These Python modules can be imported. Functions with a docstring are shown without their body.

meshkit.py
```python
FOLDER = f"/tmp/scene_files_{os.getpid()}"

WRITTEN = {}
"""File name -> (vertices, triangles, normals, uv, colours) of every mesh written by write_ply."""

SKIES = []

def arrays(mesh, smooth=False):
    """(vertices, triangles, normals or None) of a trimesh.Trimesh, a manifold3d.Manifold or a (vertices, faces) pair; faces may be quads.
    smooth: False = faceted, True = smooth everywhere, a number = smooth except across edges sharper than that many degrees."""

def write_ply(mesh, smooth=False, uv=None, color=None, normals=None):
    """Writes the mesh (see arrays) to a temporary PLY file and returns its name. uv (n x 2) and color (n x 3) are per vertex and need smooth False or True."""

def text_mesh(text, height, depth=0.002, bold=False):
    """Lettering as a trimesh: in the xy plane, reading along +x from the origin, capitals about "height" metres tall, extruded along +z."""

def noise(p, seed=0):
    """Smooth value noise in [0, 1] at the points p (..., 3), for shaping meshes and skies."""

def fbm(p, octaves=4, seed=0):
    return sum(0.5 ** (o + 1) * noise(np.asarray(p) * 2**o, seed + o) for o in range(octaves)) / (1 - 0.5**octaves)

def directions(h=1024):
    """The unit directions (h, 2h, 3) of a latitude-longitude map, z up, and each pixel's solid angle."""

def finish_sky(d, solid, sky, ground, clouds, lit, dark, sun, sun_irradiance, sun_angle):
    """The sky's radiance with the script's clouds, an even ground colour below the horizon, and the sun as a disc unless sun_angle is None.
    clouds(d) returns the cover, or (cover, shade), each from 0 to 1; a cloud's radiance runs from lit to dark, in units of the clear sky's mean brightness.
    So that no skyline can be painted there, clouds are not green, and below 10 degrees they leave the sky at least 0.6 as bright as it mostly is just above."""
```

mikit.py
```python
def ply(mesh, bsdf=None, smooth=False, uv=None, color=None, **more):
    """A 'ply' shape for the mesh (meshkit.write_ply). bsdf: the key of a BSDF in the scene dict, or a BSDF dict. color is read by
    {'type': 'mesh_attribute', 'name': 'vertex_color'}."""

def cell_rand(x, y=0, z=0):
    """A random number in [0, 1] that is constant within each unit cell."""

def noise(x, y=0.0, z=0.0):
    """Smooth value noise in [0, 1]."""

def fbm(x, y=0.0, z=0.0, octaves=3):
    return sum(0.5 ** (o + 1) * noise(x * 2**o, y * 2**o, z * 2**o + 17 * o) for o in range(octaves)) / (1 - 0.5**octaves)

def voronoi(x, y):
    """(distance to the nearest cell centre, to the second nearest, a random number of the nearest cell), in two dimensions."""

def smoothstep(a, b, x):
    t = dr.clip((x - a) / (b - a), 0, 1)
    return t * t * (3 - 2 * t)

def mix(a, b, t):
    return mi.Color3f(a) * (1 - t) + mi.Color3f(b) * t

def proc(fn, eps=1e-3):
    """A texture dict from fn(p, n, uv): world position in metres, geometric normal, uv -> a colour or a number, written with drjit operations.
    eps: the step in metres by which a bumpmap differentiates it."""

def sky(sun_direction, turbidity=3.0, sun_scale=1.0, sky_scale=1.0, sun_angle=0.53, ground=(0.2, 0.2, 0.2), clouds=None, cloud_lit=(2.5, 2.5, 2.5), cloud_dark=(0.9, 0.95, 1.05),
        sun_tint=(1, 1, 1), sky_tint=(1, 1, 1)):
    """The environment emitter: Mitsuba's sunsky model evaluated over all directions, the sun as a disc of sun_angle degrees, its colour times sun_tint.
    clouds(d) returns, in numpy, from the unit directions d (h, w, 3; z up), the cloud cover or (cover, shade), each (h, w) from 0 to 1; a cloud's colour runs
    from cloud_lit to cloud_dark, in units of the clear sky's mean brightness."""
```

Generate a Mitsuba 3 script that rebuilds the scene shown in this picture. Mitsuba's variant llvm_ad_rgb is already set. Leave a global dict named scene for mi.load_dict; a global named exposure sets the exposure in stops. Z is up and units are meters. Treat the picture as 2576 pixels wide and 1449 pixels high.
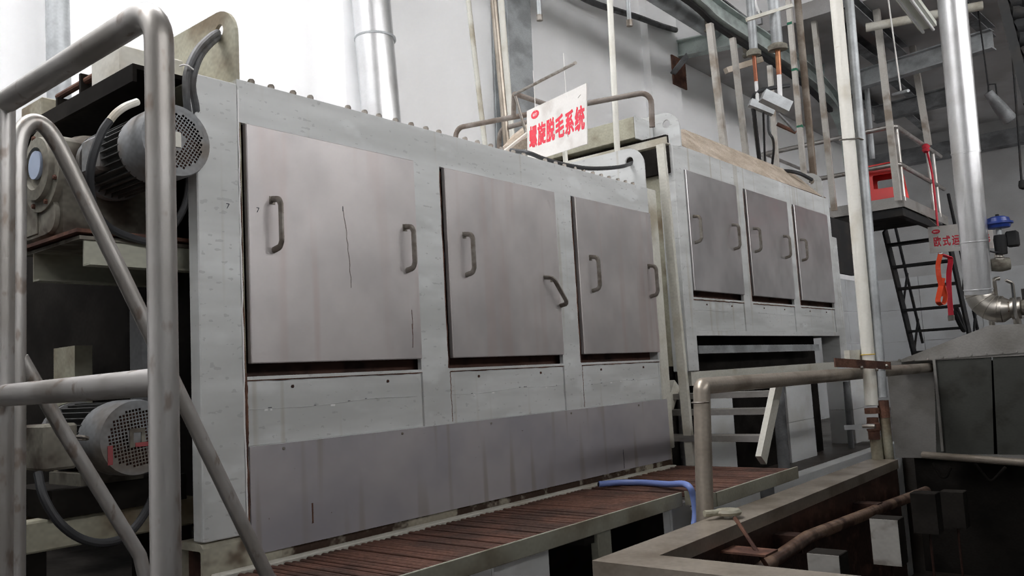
import math, random, json
import numpy as np, trimesh, manifold3d
import drjit as dr, mitsuba as mi
import mikit, meshkit
from mikit import noise, fbm, smoothstep, mix, proc
from shapely.geometry import Polygon, box as sbox, Point
from shapely import affinity

T = mi.ScalarTransform4f
scene, labels = {'type': 'scene'}, {}
rng = random.Random(7)

# ------------------------------------------------------------------ camera, sky, exposure
EYE = np.array([0.0, 0.0, 2.2])
FWD = np.array([0.772045, 0.627161, 0.103036])
UP = np.array([-0.044540, -0.108328, 0.993117])
scene['camera'] = {'type': 'perspective', 'fov': 62.58, 'fov_axis': 'x', 'near_clip': 0.05, 'far_clip': 200.0,
                   'to_world': T().look_at(origin=EYE.tolist(), target=(EYE + FWD).tolist(), up=UP.tolist())}
scene['sky'] = mikit.sky((-0.35, -0.45, 0.82), turbidity=4.0, sun_scale=0.0, sky_scale=1.0, ground=(0.34, 0.34, 0.33),
                         clouds=lambda d: (np.ones(d.shape[:2]), 0.25 * meshkit.fbm(d * 3.0, 3)),
                         cloud_lit=(2.46, 2.43, 2.42), cloud_dark=(1.6, 1.57, 1.56))
exposure = 5.3

# ------------------------------------------------------------------ materials
def bsdf(key, color, rough=0.6, metal=0.0, spec=0.5, bump=None, bump_scale=0.002, **more):
    def slot(v):
        if callable(v):
            return proc(v)
        if isinstance(v, (tuple, list)):
            return {'type': 'rgb', 'value': list(v)}
        return v
    d = {'type': 'principled', 'base_color': slot(color), 'roughness': slot(rough), 'metallic': metal, 'specular': spec, **more}
    if bump is not None:
        d = {'type': 'bumpmap', 'arbitrary': proc(bump, eps=2e-3), 'scale': bump_scale, 'bsdf': d}
    scene[key] = {'type': 'twosided', 'bsdf': d}

def grime(base, dirt, freq=3.0, lo=0.45, hi=0.75, fine=0.08, speck=0.0):
    def fn(p, n, uv):
        a = fbm(p.x * freq, p.y * freq, p.z * freq, 4)
        g = noise(p.x * 90, p.y * 90, p.z * 90)
        c = mix(base, dirt, smoothstep(lo, hi, a)) * (1 - fine + 2 * fine * g)
        if speck:
            c = mix([v for v in (c.x, c.y, c.z)], dirt, smoothstep(1 - speck, 1.0, noise(p.x * 22 + 5, p.y * 22, p.z * 22)))
        return c
    return fn

def painted(p, n, uv):            # light grey machine enamel, brushed on, with pale touch-ups, bare flecks and thin run marks
    a = fbm(p.x * 1.6, p.y * 2.0, p.z * 9.0, 4)
    b = fbm(p.x * 5 + 3, p.y * 5, p.z * 8, 4)
    runs = noise(p.x * 34, p.y * 34, p.z * 1.1)
    c = mix((0.50, 0.512, 0.508), (0.625, 0.64, 0.64), smoothstep(0.3, 0.7, a))
    c = mix([c.x, c.y, c.z], (0.73, 0.755, 0.76), 0.55 * smoothstep(0.58, 0.80, b))
    c = mix([c.x, c.y, c.z], (0.33, 0.29, 0.21), 0.36 * smoothstep(0.70, 0.95, runs))
    fleck = smoothstep(0.71, 0.74, fbm(p.x * 37 + 9, p.y * 37, p.z * 61, 3))
    return mix([c.x, c.y, c.z], (0.36, 0.37, 0.37), 0.5 * fleck)

def skirt(p, n, uv):              # lavender-grey sheet with blotches and rust scratches
    a = fbm(p.x * 3, p.y, p.z * 3, 4)
    runs = noise(p.x * 26, 0.0, p.z * 1.3)
    c = mix((0.335, 0.325, 0.355), (0.42, 0.40, 0.415), smoothstep(0.3, 0.7, a))
    c = mix([c.x, c.y, c.z], (0.27, 0.235, 0.195), 0.5 * smoothstep(0.66, 0.9, runs))
    dots = smoothstep(0.985, 0.995, noise(p.x * 44 + 2, 0.0, p.z * 44))
    return mix([c.x, c.y, c.z], (0.12, 0.09, 0.08), 0.8 * dots)

def satin(p, n, uv):              # stained satin stainless steel
    a = fbm(p.x * 4 + 1, p.y, p.z * 3, 4)
    runs = fbm(p.x * 14, p.y, p.z * 0.8, 3)
    c = mix((0.50, 0.475, 0.475), (0.645, 0.61, 0.605), smoothstep(0.3, 0.72, a))
    return mix([c.x, c.y, c.z], (0.52, 0.44, 0.425), 0.6 * smoothstep(0.5, 0.8, runs))

def satin_rough(p, n, uv):
    return 0.42 + 0.16 * fbm(p.x * 5, p.y, p.z * 4, 3)

def polished(p, n, uv):
    a = fbm(p.x * 3, p.y, p.z * 2.2, 4)
    return mix((0.46, 0.45, 0.455), (0.62, 0.605, 0.61), smoothstep(0.3, 0.7, a))

def polished_rough(p, n, uv):
    return 0.22 + 0.2 * fbm(p.x * 4, p.y, p.z * 3, 3)

def rusty(p, n, uv):
    a = fbm(p.x * 12, p.y * 12, p.z * 12, 4)
    c = mix((0.065, 0.030, 0.022), (0.15, 0.07, 0.045), smoothstep(0.3, 0.7, a))
    return c * (0.8 + 0.4 * noise(p.x * 120, p.y * 120, p.z * 120))

def dusty(p, n, uv):              # dried bristle and dust over steel
    a = fbm(p.x * 9, p.y * 9, p.z * 9, 5)
    g = noise(p.x * 110, p.y * 110, p.z * 110)
    return mix((0.27, 0.22, 0.17), (0.41, 0.355, 0.295), smoothstep(0.2, 0.8, a)) * (0.75 + 0.5 * g)

def tube_steel(p, n, uv):         # handled stainless tube with brown tarnish
    a = fbm(p.x * 7, p.y * 7, p.z * 4, 4)
    s = smoothstep(0.60, 0.76, fbm(p.x * 45, p.y * 26, p.z * 16, 4))
    c = mix((0.40, 0.38, 0.355), (0.56, 0.545, 0.53), smoothstep(0.3, 0.7, a))
    return mix([c.x, c.y, c.z], (0.22, 0.15, 0.105), 0.6 * s)

def wall_paint(p, n, uv):
    a = fbm(p.x * 1.2, p.y * 1.2, p.z * 0.7, 3)
    return mix((0.80, 0.81, 0.82), (0.88, 0.885, 0.89), a)

bsdf('m_frame', painted, 0.5)
bsdf('m_cream', grime((0.60, 0.59, 0.53), (0.36, 0.32, 0.24), 3.5, 0.5, 0.8, 0.07), 0.55)
bsdf('m_olive', grime((0.37, 0.36, 0.28), (0.17, 0.13, 0.08), 5.0, 0.4, 0.75, 0.12), 0.65)
bsdf('m_shade_grime', grime((0.018, 0.016, 0.014), (0.008, 0.007, 0.006), 4.0, 0.35, 0.7, 0.15), 0.9, spec=0.15)  # grimy near-black; also stands in for shade in hollows and undersides
bsdf('m_rust', rusty, 0.85)
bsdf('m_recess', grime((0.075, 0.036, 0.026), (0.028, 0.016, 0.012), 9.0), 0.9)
bsdf('m_satin', satin, satin_rough, metal=0.75)
bsdf('m_polished', polished, polished_rough, metal=0.8)
bsdf('m_skirt', skirt, 0.6, metal=0.1)
bsdf('m_tube', tube_steel, 0.42, metal=0.75)
bsdf('m_handle', grime((0.27, 0.25, 0.225), (0.17, 0.145, 0.12), 20, 0.4, 0.7, 0.1), 0.45, metal=0.6)
bsdf('m_galv', grime((0.46, 0.485, 0.50), (0.31, 0.325, 0.335), 6.0, 0.35, 0.7, 0.07), 0.5, metal=0.45)
bsdf('m_galv_green', grime((0.50, 0.57, 0.55), (0.34, 0.38, 0.37), 5.0, 0.35, 0.7, 0.07), 0.5, metal=0.2)
bsdf('m_darkgalv', grime((0.26, 0.27, 0.28), (0.15, 0.155, 0.16), 5.0, 0.35, 0.7, 0.1), 0.6, metal=0.3)
bsdf('m_alu', grime((0.80, 0.81, 0.82), (0.66, 0.66, 0.66), 4.0, 0.4, 0.8, 0.03), 0.34, metal=0.9)
bsdf('m_alu_dull', grime((0.58, 0.55, 0.50), (0.42, 0.38, 0.33), 6.0, 0.4, 0.8, 0.05), 0.32, metal=0.95)
bsdf('m_motor', grime((0.22, 0.23, 0.24), (0.16, 0.14, 0.12), 7.0, 0.45, 0.75, 0.1), 0.55)
bsdf('m_castiron', grime((0.21, 0.20, 0.165), (0.08, 0.065, 0.05), 9.0, 0.4, 0.7, 0.14), 0.7)
bsdf('m_fins', grime((0.075, 0.078, 0.075), (0.035, 0.032, 0.028), 9.0), 0.6)
bsdf('m_rubber', (0.030, 0.032, 0.035), 0.5)
bsdf('m_cable', grime((0.085, 0.088, 0.092), (0.05, 0.048, 0.046), 12.0), 0.55)
bsdf('m_black', grime((0.018, 0.019, 0.02), (0.03, 0.027, 0.024), 6.0), 0.65, spec=0.25)
bsdf('m_redplastic', (0.78, 0.045, 0.04), 0.35)
bsdf('m_hose', (0.20, 0.28, 0.62), 0.35)
bsdf('m_bluepaint', (0.02, 0.05, 0.26), 0.3)
bsdf('m_pale_blue', (0.42, 0.50, 0.66), 0.5)
bsdf('m_wall', wall_paint, 0.8)
bsdf('m_greywall', grime((0.44, 0.445, 0.45), (0.36, 0.36, 0.36), 1.2, 0.35, 0.7, 0.03), 0.8)
bsdf('m_tile', grime((0.80, 0.82, 0.83), (0.68, 0.68, 0.66), 3.0, 0.45, 0.8, 0.02), 0.35)
bsdf('m_concrete', grime((0.30, 0.285, 0.27), (0.22, 0.205, 0.19), 1.6, 0.35, 0.7, 0.05), 0.85)
bsdf('m_floor', grime((0.10, 0.09, 0.08), (0.05, 0.04, 0.032), 2.0, 0.35, 0.7, 0.1), 0.5)
bsdf('m_pvc', grime((0.74, 0.73, 0.67), (0.60, 0.57, 0.49), 5.0, 0.5, 0.8, 0.03, speck=0.06), 0.4)
bsdf('m_board', grime((0.66, 0.64, 0.615), (0.54, 0.51, 0.48), 6.0, 0.5, 0.8, 0.03), 0.5)
bsdf('m_redprint', (0.66, 0.035, 0.06), 0.5)
bsdf('m_dust', dusty, 0.95)
bsdf('m_bar', grime((0.112, 0.050, 0.034), (0.058, 0.029, 0.021), 7.0, 0.35, 0.7, 0.2), 0.75)
bsdf('m_strap', (0.80, 0.085, 0.03), 0.6)
bsdf('m_yellow', (0.72, 0.50, 0.06), 0.6)
bsdf('m_copper', grime((0.30, 0.10, 0.05), (0.42, 0.19, 0.08), 6.0), 0.35, metal=0.4)
bsdf('m_green', (0.02, 0.16, 0.09), 0.6)
bsdf('m_string', (0.75, 0.74, 0.72), 0.7)
bsdf('m_gold', grime((0.55, 0.42, 0.26), (0.38, 0.27, 0.15), 16.0), 0.5)
bsdf('m_tank', grime((0.36, 0.35, 0.335), (0.25, 0.24, 0.22), 4.0, 0.4, 0.75, 0.07), 0.45, metal=0.5)
bsdf('m_curtain', grime((0.052, 0.055, 0.048), (0.032, 0.032, 0.026), 6.0), 0.5)
bsdf('m_rim', grime((0.43, 0.38, 0.32), (0.28, 0.235, 0.185), 5.0, 0.4, 0.75, 0.07), 0.36, metal=0.6)
bsdf('m_brownpipe', grime((0.22, 0.19, 0.17), (0.13, 0.10, 0.08), 12.0, 0.4, 0.7, 0.12), 0.7)
bsdf('m_shade_rust', grime((0.030, 0.014, 0.010), (0.075, 0.032, 0.022), 9.0, 0.45, 0.8, 0.2), 0.45)  # rust darkened in colour to stand in for the dim pit
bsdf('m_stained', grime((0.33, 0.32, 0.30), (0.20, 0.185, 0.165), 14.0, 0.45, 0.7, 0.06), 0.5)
bsdf('m_olivepaint', grime((0.33, 0.33, 0.27), (0.21, 0.19, 0.14), 4.0, 0.4, 0.75, 0.08), 0.55)
bsdf('m_greytile', grime((0.50, 0.515, 0.53), (0.42, 0.425, 0.43), 2.0, 0.4, 0.8, 0.02), 0.45)
bsdf('m_deck', grime((0.46, 0.455, 0.46), (0.34, 0.325, 0.315), 1.5, 0.35, 0.7, 0.04), 0.85)
bsdf('m_poststeel', grime((0.54, 0.52, 0.485), (0.32, 0.27, 0.22), 5.0, 0.48, 0.72, 0.06), 0.45, metal=0.35)
bsdf('m_stainstrip', grime((0.36, 0.33, 0.26), (0.05, 0.028, 0.018), 13.0, 0.42, 0.58, 0.15), 0.8)
bsdf('m_fadedred', (0.30, 0.06, 0.065), 0.6)
bsdf('m_brownpost', grime((0.40, 0.355, 0.305), (0.22, 0.17, 0.13), 5.0, 0.42, 0.66, 0.08), 0.5, metal=0.35)
bsdf('m_rustpipe', grime((0.15, 0.095, 0.065), (0.055, 0.028, 0.02), 11.0, 0.4, 0.7, 0.15), 0.35)
bsdf('m_stainedcream', grime((0.44, 0.42, 0.34), (0.12, 0.085, 0.055), 7.0, 0.5, 0.68, 0.1), 0.6)
bsdf('m_ink', (0.05, 0.05, 0.07), 0.7)
bsdf('m_white', (0.78, 0.78, 0.78), 0.5)
bsdf('m_lamp', (0.62, 0.64, 0.58), 0.3)

# ------------------------------------------------------------------ mesh helpers
def V(*a): return np.array(a, float)

def box(x0, x1, y0, y1, z0, z1, b=0.0):
    if b <= 0:
        return trimesh.creation.box(bounds=[[x0, y0, z0], [x1, y1, z1]])
    pts = []
    for i, X in enumerate((x0, x1)):
        for j, Y in enumerate((y0, y1)):
            for k, Z in enumerate((z0, z1)):
                s = ((1, -1)[i] * b, (1, -1)[j] * b, (1, -1)[k] * b)
                pts += [(X, Y + s[1], Z + s[2]), (X + s[0], Y, Z + s[2]), (X + s[0], Y + s[1], Z)]
    return trimesh.Trimesh(pts).convex_hull

def join(*m): return trimesh.util.concatenate([q for q in m if q is not None])

def fillet(pts, rad, seg=7):
    pts = [np.array(p, float) for p in pts]
    out = [pts[0]]
    for a, b, c in zip(pts, pts[1:], pts[2:]):
        u, v = a - b, c - b
        lu, lv = np.linalg.norm(u), np.linalg.norm(v)
        u, v = u / lu, v / lv
        ang = math.acos(float(np.clip(u @ v, -1, 1)))
        t = min(rad / math.tan(ang / 2), 0.48 * lu, 0.48 * lv)
        r = t * math.tan(ang / 2)
        bis = (u + v) / max(np.linalg.norm(u + v), 1e-9)
        cen = b + bis * (r / math.sin(ang / 2))
        p, q = b + u * t - cen, b + v * t - cen
        w = math.acos(float(np.clip((p @ q) / (r * r), -1, 1)))
        for i in range(seg + 1):
            s = i / seg
            out.append(cen + (math.sin((1 - s) * w) * p + math.sin(s * w) * q) / math.sin(w))
    out.append(pts[-1])
    return out

def spline(pts, n=8):
    p = np.array(pts, float)
    q = np.vstack([2 * p[0] - p[1], p, 2 * p[-1] - p[-2]])
    out = []
    for i in range(1, len(q) - 2):
        for s in np.arange(n) / n:
            a, b, c, d = q[i - 1:i + 3]
            out.append(0.5 * (2 * b + (c - a) * s + (2 * a - 5 * b + 4 * c - d) * s ** 2 + (3 * b - a - 3 * c + d) * s ** 3))
    return out + [p[-1]]

def sweep(path, prof, up0=None, closed=True):
    """sweep a closed 2D profile along a polyline with parallel transport"""
    P = np.array(path, float)
    n = len(P)
    tan = np.zeros_like(P)
    tan[1:-1] = P[2:] - P[:-2]
    tan[0], tan[-1] = P[1] - P[0], P[-1] - P[-2]
    tan /= np.linalg.norm(tan, axis=1, keepdims=True)
    up = np.array(up0 if up0 is not None else ((0, 0, 1) if abs(tan[0][2]) < 0.9 else (0, 1, 0)), float)
    prof = np.array(prof, float)
    k, vs = len(prof), []
    for i in range(n):
        t = tan[i]
        up = up - t * (up @ t)
        up /= np.linalg.norm(up)
        side = np.cross(t, up)
        vs.append(P[i] + prof[:, :1] * side + prof[:, 1:] * up)
    v = np.vstack(vs)
    f = []
    for i in range(n - 1):
        for j in range(k):
            a, b, c, d = i * k + j, i * k + (j + 1) % k, (i + 1) * k + (j + 1) % k, (i + 1) * k + j
            f += [(a, b, c), (a, c, d)]
    poly = Polygon(prof)
    tv, tf = trimesh.creation.triangulate_polygon(poly, engine='earcut')
    tv = np.array(tv)
    def cap(i):
        idx = [int(np.argmin(((prof - q) ** 2).sum(1))) + i * k for q in tv]
        return [tuple(idx[w] for w in t) for t in tf]
    c0, c1 = cap(0), cap(n - 1)
    m = trimesh.Trimesh(v, f + c0 + c1, process=False)
    m.fix_normals()
    return m

def circ(r, n=12): return [(r * math.cos(2 * math.pi * i / n), r * math.sin(2 * math.pi * i / n)) for i in range(n)]
def rect(w, h): return [(-w / 2, -h / 2), (w / 2, -h / 2), (w / 2, h / 2), (-w / 2, h / 2)]
def ang(w, h, t): return [(0, 0), (w, 0), (w, t), (t, t), (t, h), (0, h)]
def ibeam(w, h, t): return [(-w/2, -h/2), (w/2, -h/2), (w/2, -h/2+t), (t/2, -h/2+t), (t/2, h/2-t), (w/2, h/2-t), (w/2, h/2), (-w/2, h/2), (-w/2, h/2-t), (-t/2, h/2-t), (-t/2, -h/2+t), (-w/2, -h/2+t)]
def chan(w, h, t): return [(0, 0), (w, 0), (w, t), (t, t), (t, h - t), (w, h - t), (w, h), (0, h)]

def tube(pts, r, bend=0.0, n=14, up=None):
    return sweep(fillet(pts, bend) if bend and len(pts) > 2 else pts, circ(r, n), up)
def bar(a, b, w, h, up=None): return sweep([a, b], rect(w, h), up)

def ext(p, q, z):
    """the point at height z on the line through p and q"""
    p, q = np.array(p, float), np.array(q, float)
    return p + (q - p) * ((z - p[2]) / (q[2] - p[2]))
def long(p, q, z0=None, z1=None):
    return [ext(p, q, z1) if z1 is not None else p, ext(p, q, z0) if z0 is not None else q]

def axis_frame(d):
    d = np.array(d, float); d /= np.linalg.norm(d)
    a = np.cross(d, (0, 0, 1) if abs(d[2]) < 0.9 else (1, 0, 0)); a /= np.linalg.norm(a)
    return a, np.cross(d, a), d

def lathe(prof, origin, d, n=28):
    """prof: (radius, height) list, revolved about direction d at origin"""
    m = trimesh.creation.revolve(np.array(prof, float), sections=n)
    a, b, c = axis_frame(d)
    M = np.eye(4); M[:3, 0], M[:3, 1], M[:3, 2], M[:3, 3] = a, b, c, origin
    m.apply_transform(M)
    m.fix_normals()
    return m

def disc(r, t, origin, d, n=24): return lathe([(0, 0), (r, 0), (r, t), (0, t)], origin, d, n)

def slab(poly, axis, c0, c1):
    """extrude a shapely polygon; axis x: polygon in (y,z); y: (x,z); z: (x,y)"""
    polys = list(getattr(poly, 'geoms', [poly]))
    ms = []
    for g in polys:
        m = trimesh.creation.extrude_polygon(g, abs(c1 - c0), engine='earcut')
        v = m.vertices.copy()
        lo = min(c0, c1)
        if axis == 'x': w = np.c_[v[:, 2] + lo, v[:, 0], v[:, 1]]
        elif axis == 'y': w = np.c_[v[:, 0], v[:, 2] + lo, v[:, 1]]
        else: w = np.c_[v[:, 0], v[:, 1], v[:, 2] + lo]
        m = trimesh.Trimesh(w, m.faces, process=False); m.fix_normals()
        ms.append(m)
    return join(*ms)

def orient(mesh, origin, ex, ey, ez):
    M = np.eye(4); M[:3, 0], M[:3, 1], M[:3, 2], M[:3, 3] = ex, ey, ez, origin
    m = mesh.copy(); m.apply_transform(M); m.fix_normals()
    return m

def lug_top(y0, z0, w, h, r=.11, n=8):
    return [(y0, z0)] + [(y0 + w, z0), (y0 + w, z0 + h)] + [(y0 + r - r * math.sin(a), z0 + h - r + r * math.cos(a)) for a in np.linspace(0, math.pi / 2, n)]
def hexbolt(r, h, origin, d=(0, 0, 1)): return lathe([(0, 0), (r, 0), (r, h * 0.75), (r * 0.75, h), (0, h)], origin, d, 6)

# ------------------------------------------------------------------ naming
used = {}
def numbered(name):
    n = used.get(name, 0)
    used[name] = n + 1
    return name if n == 0 else f'{name}_{n:03d}'

GROUPS = {'dehairing_machine': 'dehairing machines in a line', 'electric_motor': 'electric motors of the drives', 'hanger_post': 'hanger posts below the overhead steel',
          'purlin': 'purlins under the deck of the far bay', 'lift_cylinder': 'lift cylinders above the second machine', 'lift_bar': 'crosshead bars of the lift cylinders',
          'air_hose': 'air hoses of the lift cylinders', 'tiled_pillar': 'white tiled pillars under the walkway and machine', 'cable': 'black cables', 'ceiling_beam': 'ceiling beams of the far bay',
          'hanging_sign': 'hanging signs with red lettering', 'hanger_rod': 'hanger rods over the first machine', 'support_leg': 'dark pipe legs under the second machine',
          'lamp_hanger': 'tubes hanging at the top of the picture', 'hook_strut': 'V-shaped struts under the bar', 'top_rail': 'pipe hoops on the machine roof',
          'tie_brace': 'braces beside the crossheads', 'lintel_bar': 'crossbars between the hanger posts', 'ground_slab': 'raised slabs'}
def thing(name, label, cat, group=None):
    group = group or GROUPS.get(name)
    key = numbered(name)
    labels[key] = {'label': label, 'category': cat}
    if group: labels[key]['group'] = group
    return key

def part(parent, name, mesh, mat, smooth=35, label=None, kind=None):
    key = numbered(parent + '__' + name)
    scene[key] = mikit.ply(mesh, mat, smooth=smooth) if not isinstance(mesh, dict) else mesh
    if label or kind:
        labels[key] = {}
        if label: labels[key]['label'] = label
        if kind: labels[key]['kind'] = kind
    return key

def single(name, mesh, mat, label, cat, smooth=35, group=None):
    key = thing(name, label, cat, group)
    scene[key] = mikit.ply(mesh, mat, smooth=smooth)
    return key

def struct(name, mesh, mat, label, smooth=False):
    scene[name] = mikit.ply(mesh, mat, smooth=smooth)
    labels[name] = {'label': label, 'category': name.split('_')[0], 'kind': 'structure'}
    return name

def ref(mesh, mat, smooth=35):
    """a ply dict to be shared by alike pieces"""
    return mikit.ply(mesh, mat, smooth=smooth)
def placed(d, *t): return {**d, 'to_world': T().translate(list(map(float, t)))}

# ------------------------------------------------------------------ the hall
XR, YW = 17.0, 5.0
hi = sbox(-5.2, -9.2, 9.9, 5.25)
for x0 in (-4.4, -1.5, 1.4):
    hi = hi.difference(sbox(x0, 2.6, x0 + 2.6, 4.95))
struct('ceiling', slab(hi, 'z', 8.5, 8.65), 'm_concrete', 'high hall roof with open rooflights above the first machine')
part('ceiling', 'low_deck', box(9.9, XR + 0.2, -9.2, 5.25, 6.25, 6.45), 'm_deck', False, 'grey brown concrete deck over the far bay')
part('ceiling', 'riser', box(9.9, 10.05, -9.2, 5.25, 6.45, 8.5), 'm_wall', False)
struct('floor', box(-5.2, XR + 0.2, -9.2, 5.25, -0.15, 0.0), 'm_floor', 'dark wet concrete floor of the pit')
struct('wall_back', box(-5.2, XR + 0.2, YW, YW + 0.2, 0, 8.6), 'm_wall', 'tall white plaster wall behind the machines')
for x0, x1, dz in ((3.45, 3.80, .05), (4.18, 4.42, .05), (8.98, 9.75, .10)):
    part('wall_back', 'pilaster', box(x0, x1, YW - dz, YW, 0, 8.5), 'm_wall', False)
struct('wall_right', box(XR, XR + 0.2, -9.2, 5.25, 0, 8.6), 'm_greywall', 'grey plastered end wall behind the platform')
# pale tile cladding up to about the height of the sign
tile_a = ref(box(-0.02, 0, 0.004, 0.996, 0.004, 0.596), 'm_greytile', False)
for j in range(5):
    for i in range(6):
        part('wall_right', 'tile', placed(tile_a, XR, -0.99 + i * 1.0, 0.62 + j * 0.6), 'm_greytile')
tile_added = ref(box(0.004, 0.996, -0.02, 0, 0.004, 0.596), 'm_greytile', False)
for j in range(5):
    for i in range(7):
        part('wall_back', 'tile', placed(tile_added, 9.85 + i, YW, 0.62 + j * 0.6), 'm_greytile')  # grey dado added to darken this stretch of the white wall
struct('wall_left', box(-5.2, -5.0, -9.2, 5.25, 0, 8.6), 'm_greywall', 'hall wall to the left of the machines')
fw = sbox(-5.2, 0, XR + 0.2, 8.6)
for x0 in (-4.0, -0.5, 3.0, 6.5):
    fw = fw.difference(sbox(x0, 5.5, x0 + 3.0, 8.2))
for x0 in (10.3, 13.6):
    fw = fw.difference(sbox(x0, 4.0, x0 + 3.0, 6.15))
struct('wall_front', slab(fw, 'y', -9.2, -9.0), 'm_greywall', 'hall wall opposite the machines with a row of open windows')

om = thing('added_front_blocker', 'unseen dark block added opposite the machines to hold back low light', 'machine')  # added unseen blocker that dims the lower machine fronts
part(om, 'housing', box(-4.5, 12.0, -5.2, -3.4, 0.0, 4.5, .03), 'm_darkgalv', False)
part(om, 'roof', box(-4.6, 12.1, -5.3, -3.3, 4.5, 4.55), 'm_darkgalv', False)

single('added_side_blocker', box(-.3, .55, 2.75, 4.9, 0.0, 3.45, .01), 'm_shade_grime', 'unseen dark box added left of the drives to block light', 'cabinet', False)  # added unseen blocker that keeps the drive hollow dark

# ------------------------------------------------------------------ first machine
YF, M1B, M1T = 2.6, 1.70, 3.318
m1 = thing('dehairing_machine', 'long light grey painted steel machine with three satin doors, nearest to the camera', 'machine')
doors1 = [(1.713, 2.550), (2.743, 3.585), (3.772, 4.590)]
DZ0, DZ1 = 2.292, 3.158
face = sbox(1.690, M1B, 4.600, M1T)
for x0, x1 in doors1:
    face = face.difference(sbox(x0 - 0.018, DZ0 - 0.045, x1 + 0.006, DZ1 + 0.004))
    face = face.difference(sbox(x0 - 0.01, 2.005, x1 + 0.012, DZ0 - 0.057))
part(m1, 'front_frame', slab(face, 'y', YF, YF + 0.022), 'm_frame', False)
part(m1, 'front_post', box(1.525, 1.688, YF - 0.003, YF + 0.06, 1.71, 3.302, 0.004), 'm_frame', False)
part(m1, 'front_post', box(4.602, 4.706, YF - 0.004, YF + 0.06, 1.70, 3.322, 0.006), 'm_cream', False, 'cream corner post')
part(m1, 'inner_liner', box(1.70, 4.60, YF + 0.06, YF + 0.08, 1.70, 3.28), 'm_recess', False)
part(m1, 'roof_panel', box(1.69, 4.70, YF, 4.62, M1T - 0.012, M1T + 0.004), 'm_frame', False)
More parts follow.
